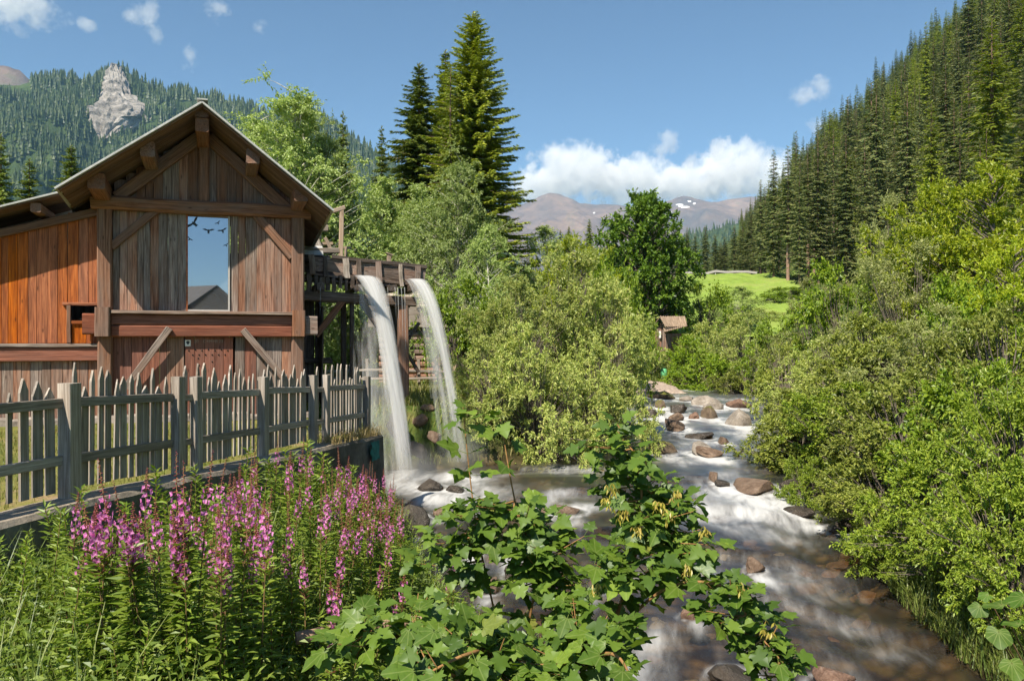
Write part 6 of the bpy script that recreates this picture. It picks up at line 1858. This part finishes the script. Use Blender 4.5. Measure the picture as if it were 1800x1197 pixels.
def shoot(path, nodes, size, young=0.06, start=0.3, crown_=True):
    n = len(path)
    for k in range(nodes):
        t = start + (1 - start) * k / max(1, nodes - 1)
        i = min(n - 1, int(t * (n - 1)))
        p = path[i]; d = (path[min(n - 1, i + 1)] - path[max(0, i - 1)]).normalized()
        a = k * 1.57 + rm.uniform(-.3, .3)
        ref = d.cross(Vector((0.3, 0.2, 1))).normalized(); r2 = d.cross(ref)
        for s in (0, math.pi):
            o = ref * math.cos(a + s) + r2 * math.sin(a + s) + d * 0.35
            put_leaf(p, o, size * rm.uniform(.62, 1.12), rm.random() < young)
    if crown_:
        for q in range(2): put_leaf(path[-1], Vector((rm.gauss(0, 1), rm.gauss(0, 1), .2)), size * rm.uniform(.4, .7), rm.random() < young + .25)
main = {}
main['A'] = limb([MBASE, at(900, 1290, 5.6), at(925, 1120, 5.5), at(940, 1000, 5.5), at(905, 880, 5.6), at(880, 735, 5.7)], 0.014, 0.004, 24)
main['B'] = limb([at(905, 1250, 5.6), at(870, 1080, 5.7), at(840, 940, 5.7), at(824, 820, 5.75), at(814, 715, 5.8)], 0.009, 0.003, 20)
main['C'] = limb([MBASE, at(1010, 1240, 5.3), at(1080, 1090, 5.2), at(1120, 960, 5.2), at(1125, 830, 5.3), at(1085, 745, 5.4)], 0.018, 0.005, 24)
main['D'] = limb([at(1040, 1160, 5.25), at(1160, 1040, 4.9), at(1270, 1030, 4.7), at(1330, 1110, 4.6), at(1390, 1180, 4.5)], 0.011, 0.004, 20)
main['E'] = limb([MBASE, at(820, 1230, 5.1), at(720, 1130, 4.8), at(650, 1110, 4.7)], 0.026, 0.006, 18)
main['F'] = limb([at(960, 1230, 5.3), at(880, 1150, 4.7), at(820, 1150, 4.3), at(740, 1190, 4.2)], 0.02, 0.005, 18)
main['G'] = limb([at(980, 1200, 5.4), at(1030, 1160, 4.7), at(1080, 1150, 4.4), at(1110, 1190, 4.3)], 0.02, 0.005, 18)
shoot(main['A'], 13, 0.175, 0.12, 0.35); shoot(main['B'], 13, 0.16, 0.25, 0.30); shoot(main['C'], 14, 0.136, 0.05, 0.35); shoot(main['D'], 21, 0.128, 0.05, 0.05); shoot(main['E'], 9, 0.145, 0.15, .3); shoot(main['F'], 9, 0.153, .12, .3); shoot(main['G'], 9, 0.145, .06, .3)
def bough(limbk, cen, rad, n, size, young=0.05):
    "side shoots filling a rounded part of the crown"
    L_ = main[limbk]
    for i in range(n):
        while True:
            q = Vector((rm.uniform(-1, 1), rm.uniform(-1, 1), rm.uniform(-1, 1)))
            if q.length < 1: break
        e = Vector(cen) + Vector((q.x * rad[0], q.y * rad[1], q.z * rad[2]))
        b = min(L_[3:], key=lambda p: (p - e).length + 0.6 * max(0, p.z - e.z))
        mid_ = (b + e) / 2 + Vector((rm.gauss(0, .04), rm.gauss(0, .04), -0.04))
        pth = [b.lerp(mid_, t) if t < 1 else mid_ for t in (0, .5, 1)] + [mid_.lerp(e, .5), e]
        wood_mb.tube(pth, [.006, .005, .004, .0035, .0025], 5)
        shoot(pth, rm.choice((2, 3, 3)), size, young, 0.5)
def R3(px, py, Y, rx, ry, rd): return at(px, py, Y), (rx / F * Y, rd, ry / F * Y)
for k, (px, py, Y, rx, ry, rd), n, size, yg in (('C', (1125, 850, 5.25, 75, 80, .35), 22, .15, .03), ('C', (1190, 925, 5.1, 90, 70, .35), 20, .16, .04), ('C', (1130, 985, 5.1, 110, 50, .35), 15, .165, .04), ('D', (1270, 1050, 4.7, 60, 45, .22), 10, .14, .04),
                                             ('D', (1340, 1125, 4.6, 55, 60, .22), 12, .13, .04), ('A', (920, 930, 5.5, 95, 55, .3), 9, .165, .12), ('B', (800, 985, 5.6, 80, 60, .3), 7, .155, .18), ('A', (985, 1020, 5.3, 110, 60, .35), 11, .17, .07),
                                             ('E', (690, 1090, 4.8, 110, 45, .3), 11, .165, .12), ('F', (800, 1130, 4.5, 120, 60, .35), 15, .175, .1), ('G', (1010, 1120, 4.7, 110, 70, .35), 18, .17, .05), ('F', (910, 1165, 4.5, 120, 40, .3), 12, .18, .06), ('C', (1060, 800, 5.35, 50, 60, .25), 7, .14, .1), ('E', (640, 1140, 4.5, 70, 50, .25), 7, .17, .08), ('A', (880, 905, 5.5, 85, 50, .28), 9, .165, .15), ('B', (815, 925, 5.6, 70, 55, .25), 7, .16, .2), ('A', (965, 960, 5.35, 80, 55, .3), 9, .165, .08)):
    n = int(n * 1.0); size *= 0.80
    c_, r_ = R3(px, py, Y, rx, ry, rd)
    bough(k, c_, r_, n, size, yg)
attach(wood_mb.obj('branches', twig_m, None, True), maple)
cam_d = lambda m: m.translation.length / max(1e-3, m.to_scale().x)
leaves_list.sort(key=lambda a: cam_d(a[0]))
for m_, k, yg in leaves_list[:300]:
    attach(link('leaf', (MLY if yg else MLM)[k], None, mat4=m_), maple)
mbr = MB()
for m_, k, yg in leaves_list[300:]:
    V, T = MLV[k]
    A = np.array(m_)
    mbr.add(V @ A[:3, :3].T + A[:3, 3], None, T)
if mbr.n: tag(attach(mbr.obj('more_leaves', mp, None, True), maple), kind='stuff')
# hanging winged seeds
sd = leaf_mat('maple_key', [(0.42, 0.36, 0.05), (0.52, 0.45, 0.08), (0.48, 0.34, 0.10)], 0.35, 0.04)
for (px, py, Y) in ((1068, 885, 4.98), (1095, 905, 4.95), (1160, 890, 4.9), (1178, 910, 4.9), (1205, 1000, 4.75), (1052, 1035, 4.85), (1300, 1035, 4.55), (1240, 935, 4.85), (1120, 930, 4.9), (1350, 1105, 4.45), (1075, 860, 5.0), (1190, 870, 4.95)):
    P = []; D = []
    c_ = at(px, py, Y)
    for q in range(12):
        p = np.array(c_) + np.array([rm.gauss(0, .02), rm.gauss(0, .02), rm.uniform(-.03, .04)])
        a = rm.uniform(0, 6.28)
        for s in (-1, 1):
            P.append(p); D.append((s * math.cos(a) * .55, s * math.sin(a) * .55, -1.0))
    P = np.array(P); D = np.array(D)
    V, T = leaves_geo(P, D, np.random.RandomState(q).normal(0, 1, (len(P), 3)), np.full(len(P), .042), np.full(len(P), .014), .1)
    attach(link('seed_cluster', mesh_np('seed_cluster', V, T, sd)), maple)

# ------------------------------------------------------------------ butterbur at the right corner, log on the near bank
bl = leaf_mat('butterbur_leaf', [(0.06, 0.135, 0.015), (0.09, 0.18, 0.02), (0.13, 0.22, 0.03)], 0.4, 0.02, 0.6, None, 0.5, 0.45)
bt = empty('butterbur', (4.75, 7.6, landz(6.2, 7.6)), 0, 'butterbur with big pale veined leaves in the lower right corner', 'plant')
def big_leaf(seed):
    r = np.random.RandomState(seed); V = [(0, 0.12, 0)]; n = 22
    for i in range(n):
        a = i / n * 2 * math.pi
        rad = 0.5 * (1 + 0.10 * math.sin(5 * a + seed) + 0.04 * math.sin(11 * a)) * (1 - 0.45 * max(0, math.cos(a + math.pi / 2)) ** 6)
        x, y = rad * math.cos(a) * .95, 0.15 + rad * math.sin(a)
        V.append((x, y, -0.25 * (x * x + (y - .15) ** 2) + 0.05 * math.sin(4 * a)))
    T = [(0, 1 + i, 1 + (i + 1) % n) for i in range(n)]
    return mesh_np('leaf', V, np.array(T), bl, True)
BLM = [big_leaf(i) for i in range(3)]
for (px, py, Y, s, ang) in ((1760, 1062, 6.6, .22, .4), (1722, 1066, 6.7, .16, 2.4), (1755, 1110, 6.5, .21, 2.9), (1790, 1095, 6.6, .22, .2), (1800, 1050, 6.8, .24, 1.0), (1778, 1165, 6.4, .22, 3.3), (1735, 1045, 6.8, .12, 1.7)):
    p = at(px, py, Y)
    m_ = Matrix.Rotation(ang, 4, 'Z') @ Matrix.Rotation(-0.45, 4, 'X') @ Matrix.Scale(s, 4)
    m_ = Matrix.Rotation(0.35, 4, 'X') @ m_
    m_.translation = p
    attach(link('leaf', BLM[int(px) % 3], None, mat4=m_), bt)
    st_ = MB(); st_.tube([p, p.lerp(Vector((5.3, 7.5, landz(6.2, 7.5))), .5) + Vector((0, 0, .05)), Vector((5.6, 7.6, landz(6.3, 7.6)))], [.006, .008, .01], 5)
    attach(st_.obj('stalk', fw_stem, None, True), bt)
lg = MB()
lp = [at(520, 1122, 5.6), at(580, 1110, 5.7), at(650, 1100, 5.85), at(720, 1092, 6.0), at(790, 1090, 6.1)]
lg.tube(lp, [.045, .05, .048, .042, .03], 9)
lgo = lg.obj('fallen_log', plain('dead_wood', (0.33, 0.22, 0.155), 0.9, 0.2, 12, 0.4, 0.5), None, True)
tag(lgo, 'bleached dead log lying on the near bank behind the maple leaves', 'log')
# ------------------------------------------------------------------ clouds and haze
def cloud_mat(name, dens, thr, nscale, k, seed):
    m, nt, out = new_mat(name)
    tc = nt.nodes.new('ShaderNodeTexCoord')
    ln = nt.nodes.new('ShaderNodeVectorMath'); ln.operation = 'LENGTH'
    nt.links.new(tc.outputs['Object'], ln.inputs[0])
    oi = nt.nodes.new('ShaderNodeObjectInfo')
    ge = nt.nodes.new('ShaderNodeNewGeometry')
    mp_ = nt.nodes.new('ShaderNodeMapping'); mp_.inputs['Location'].default_value = (seed * 3.7, seed * 1.3, 0)
    mp_.inputs['Scale'].default_value = (nscale,) * 3
    nt.links.new(ge.outputs['Position'], mp_.inputs[0])
    n = noise(nt, mp_.outputs[0], 1.0, 8, 0.62, 0.15)
    f = mth(nt, 'SUBTRACT', 1.0, mth(nt, 'POWER', ln.outputs['Value'], 2.0))
    d = mth(nt, 'ADD', f, mth(nt, 'MULTIPLY', mth(nt, 'SUBTRACT', n, 0.5), k))
    d = mth(nt, 'MULTIPLY', mth(nt, 'SUBTRACT', d, thr), dens)
    d = mth(nt, 'MULTIPLY', mth(nt, 'MAXIMUM', d, 0.0), mth(nt, 'GREATER_THAN', f, 0.02))
    d = mth(nt, 'MINIMUM', d, dens * 0.5)
    pv = nt.nodes.new('ShaderNodeVolumePrincipled')
    pv.inputs['Color'].default_value = (1, 1, 1, 1)
    pv.inputs['Anisotropy'].default_value = 0.0
    nt.links.new(d, pv.inputs['Density'])
    nt.links.new(pv.outputs[0], out.inputs['Volume'])
    return m
sph = rock_mesh(5, None, 3, 0.0, 1.0)
def ball_mesh(mat):
    me = sph.copy(); me.materials.clear(); me.materials.append(mat)
    V = np.zeros(len(me.vertices) * 3, np.float32); me.vertices.foreach_get('co', V); V = unit(V.reshape(-1, 3)) * 1.02
    me.vertices.foreach_set('co', V.ravel().astype(np.float32)); me.update()
    return me
bank_m = cloud_mat('cloud_bank_vapour', 0.016, 0.40, 0.0072, 3.6, 1)
wisp_m = cloud_mat('cloud_wisp_vapour', 0.010, 0.62, 0.0065, 4.2, 2)
bank_me, wisp_me = ball_mesh(bank_m), ball_mesh(wisp_m)
TOP = 1235.0
def cloud(px, py, Y, rx, ry, rd, me, label, group, rot=0.0):
    p = at(px, py, Y); a, b = rx / F * Y, ry / F * Y
    z = max(p.z, TOP + b * 1.03 + 3)
    o = link('cloud', me); o.location = (p.x, Y, z); o.scale = (a, rd, b); o.rotation_euler = (0, rot, 0)
    return tag(o, label, 'cloud', group)
for (px, py, Y, rx, ry, rd, lb) in ((1010, 318, 7600, 105, 62, 500, 'left billow of the white cloud bank over the far mountain'), (1110, 330, 7700, 105, 52, 500, 'low middle part of the white cloud bank over the far mountain'), (1210, 335, 7800, 100, 48, 500, 'low right middle part of the white cloud bank over the far mountain'),
                                    (1290, 315, 7600, 85, 66, 500, 'right billow of the white cloud bank over the far mountain'), (950, 335, 7900, 70, 45, 400, 'left end of the cloud bank beside the tallest spruce'), (1390, 325, 7900, 110, 60, 400, 'end of the cloud bank behind the hillside wood')):
    cloud(px, py, Y, rx, ry, rd, bank_me, lb, 'cloud bank over the far mountain')
for (px, py, Y, rx, ry, rd, lb, rot) in ((1425, 160, 6000, 48, 30, 180, 'small white cloud above the hillside wood', -.25), (1168, 258, 6500, 34, 38, 150, 'thin ragged cloud wisp above the cloud bank', .5), (1210, 285, 6500, 20, 26, 120, 'small wisp just over the dip in the cloud bank', .3), (1450, 222, 6200, 40, 24, 150, 'scrap of cloud touching the hillside trees', 0),
                                         (40, 15, 5200, 110, 45, 300, 'pale cloud in the upper left corner', -.1), (250, 25, 5200, 34, 45, 160, 'thin cloud streak above the crag', .4), (268, 60, 5200, 22, 28, 120, 'faint wisp below the thin cloud streak', .2), (378, 18, 5200, 32, 38, 150, 'thin cloud scrap above the gable', .5),
                                         (455, 45, 5200, 28, 16, 120, 'tiny cloud puff above the big birch', 0), (328, 105, 5200, 22, 30, 120, 'faint wisp left of the gable peak', .3), (155, 45, 5200, 24, 14, 110, 'faint small puff left of the crag', 0), (1260, 265, 6500, 22, 34, 130, 'wisp rising from the right billow', .2)):
    cloud(px, py, Y, rx, ry, rd, wisp_me, lb, 'small clouds in the blue sky', rot)
hz, nt, out = new_mat('haze_air')
pv = nt.nodes.new('ShaderNodeVolumePrincipled')
pv.inputs['Color'].default_value = (0.36, 0.66, 1.0, 1)
pv.inputs['Density'].default_value = 0.000065
pv.inputs['Anisotropy'].default_value = 0.0
nt.links.new(pv.outputs[0], out.inputs['Volume'])
x0, x1, y0, y1, z0, z1 = -7300, 7300, -4300, 9300, -14, TOP
V = [(x, y, z) for z in (z0, z1) for y in (y0, y1) for x in (x0, x1)]
tag(link('haze', mesh_np('haze', V, np.array([(0, 2, 3, 1), (4, 5, 7, 6), (0, 1, 5, 4), (2, 6, 7, 3), (0, 4, 6, 2), (1, 3, 7, 5)]), hz)), kind='stuff')
cam.clip_end = 40000

# spray where the streams land
sm_, nt, out = new_mat('spray_mist')
tc = nt.nodes.new('ShaderNodeTexCoord')
ln = nt.nodes.new('ShaderNodeVectorMath'); ln.operation = 'LENGTH'; nt.links.new(tc.outputs['Object'], ln.inputs[0])
f = mth(nt, 'MAXIMUM', mth(nt, 'SUBTRACT', 1.0, ln.outputs['Value']), 0.0)
n_ = noise(nt, tc.outputs['Object'], 2.2, 3, 0.6)
d = mth(nt, 'MULTIPLY', mth(nt, 'MULTIPLY', f, n_), 0.75)
pv = nt.nodes.new('ShaderNodeVolumePrincipled'); pv.inputs['Color'].default_value = (0.97, 0.98, 1, 1)
nt.links.new(d, pv.inputs['Density']); nt.links.new(pv.outputs[0], out.inputs['Volume'])
mist_me = ball_mesh(sm_)
for (p, sc_, lb) in ((Lf1 + Vector((0.1, -.1, .15)), (0.95, .8, .75), 'spray rising where the left stream lands'), (Lf2 + Vector((0, 0, .2)), (.75, .65, .8), 'spray rising where the right stream lands')):
    o = link('spray', mist_me); o.location = p; o.scale = sc_
    tag(o, lb, 'spray', kind='stuff')
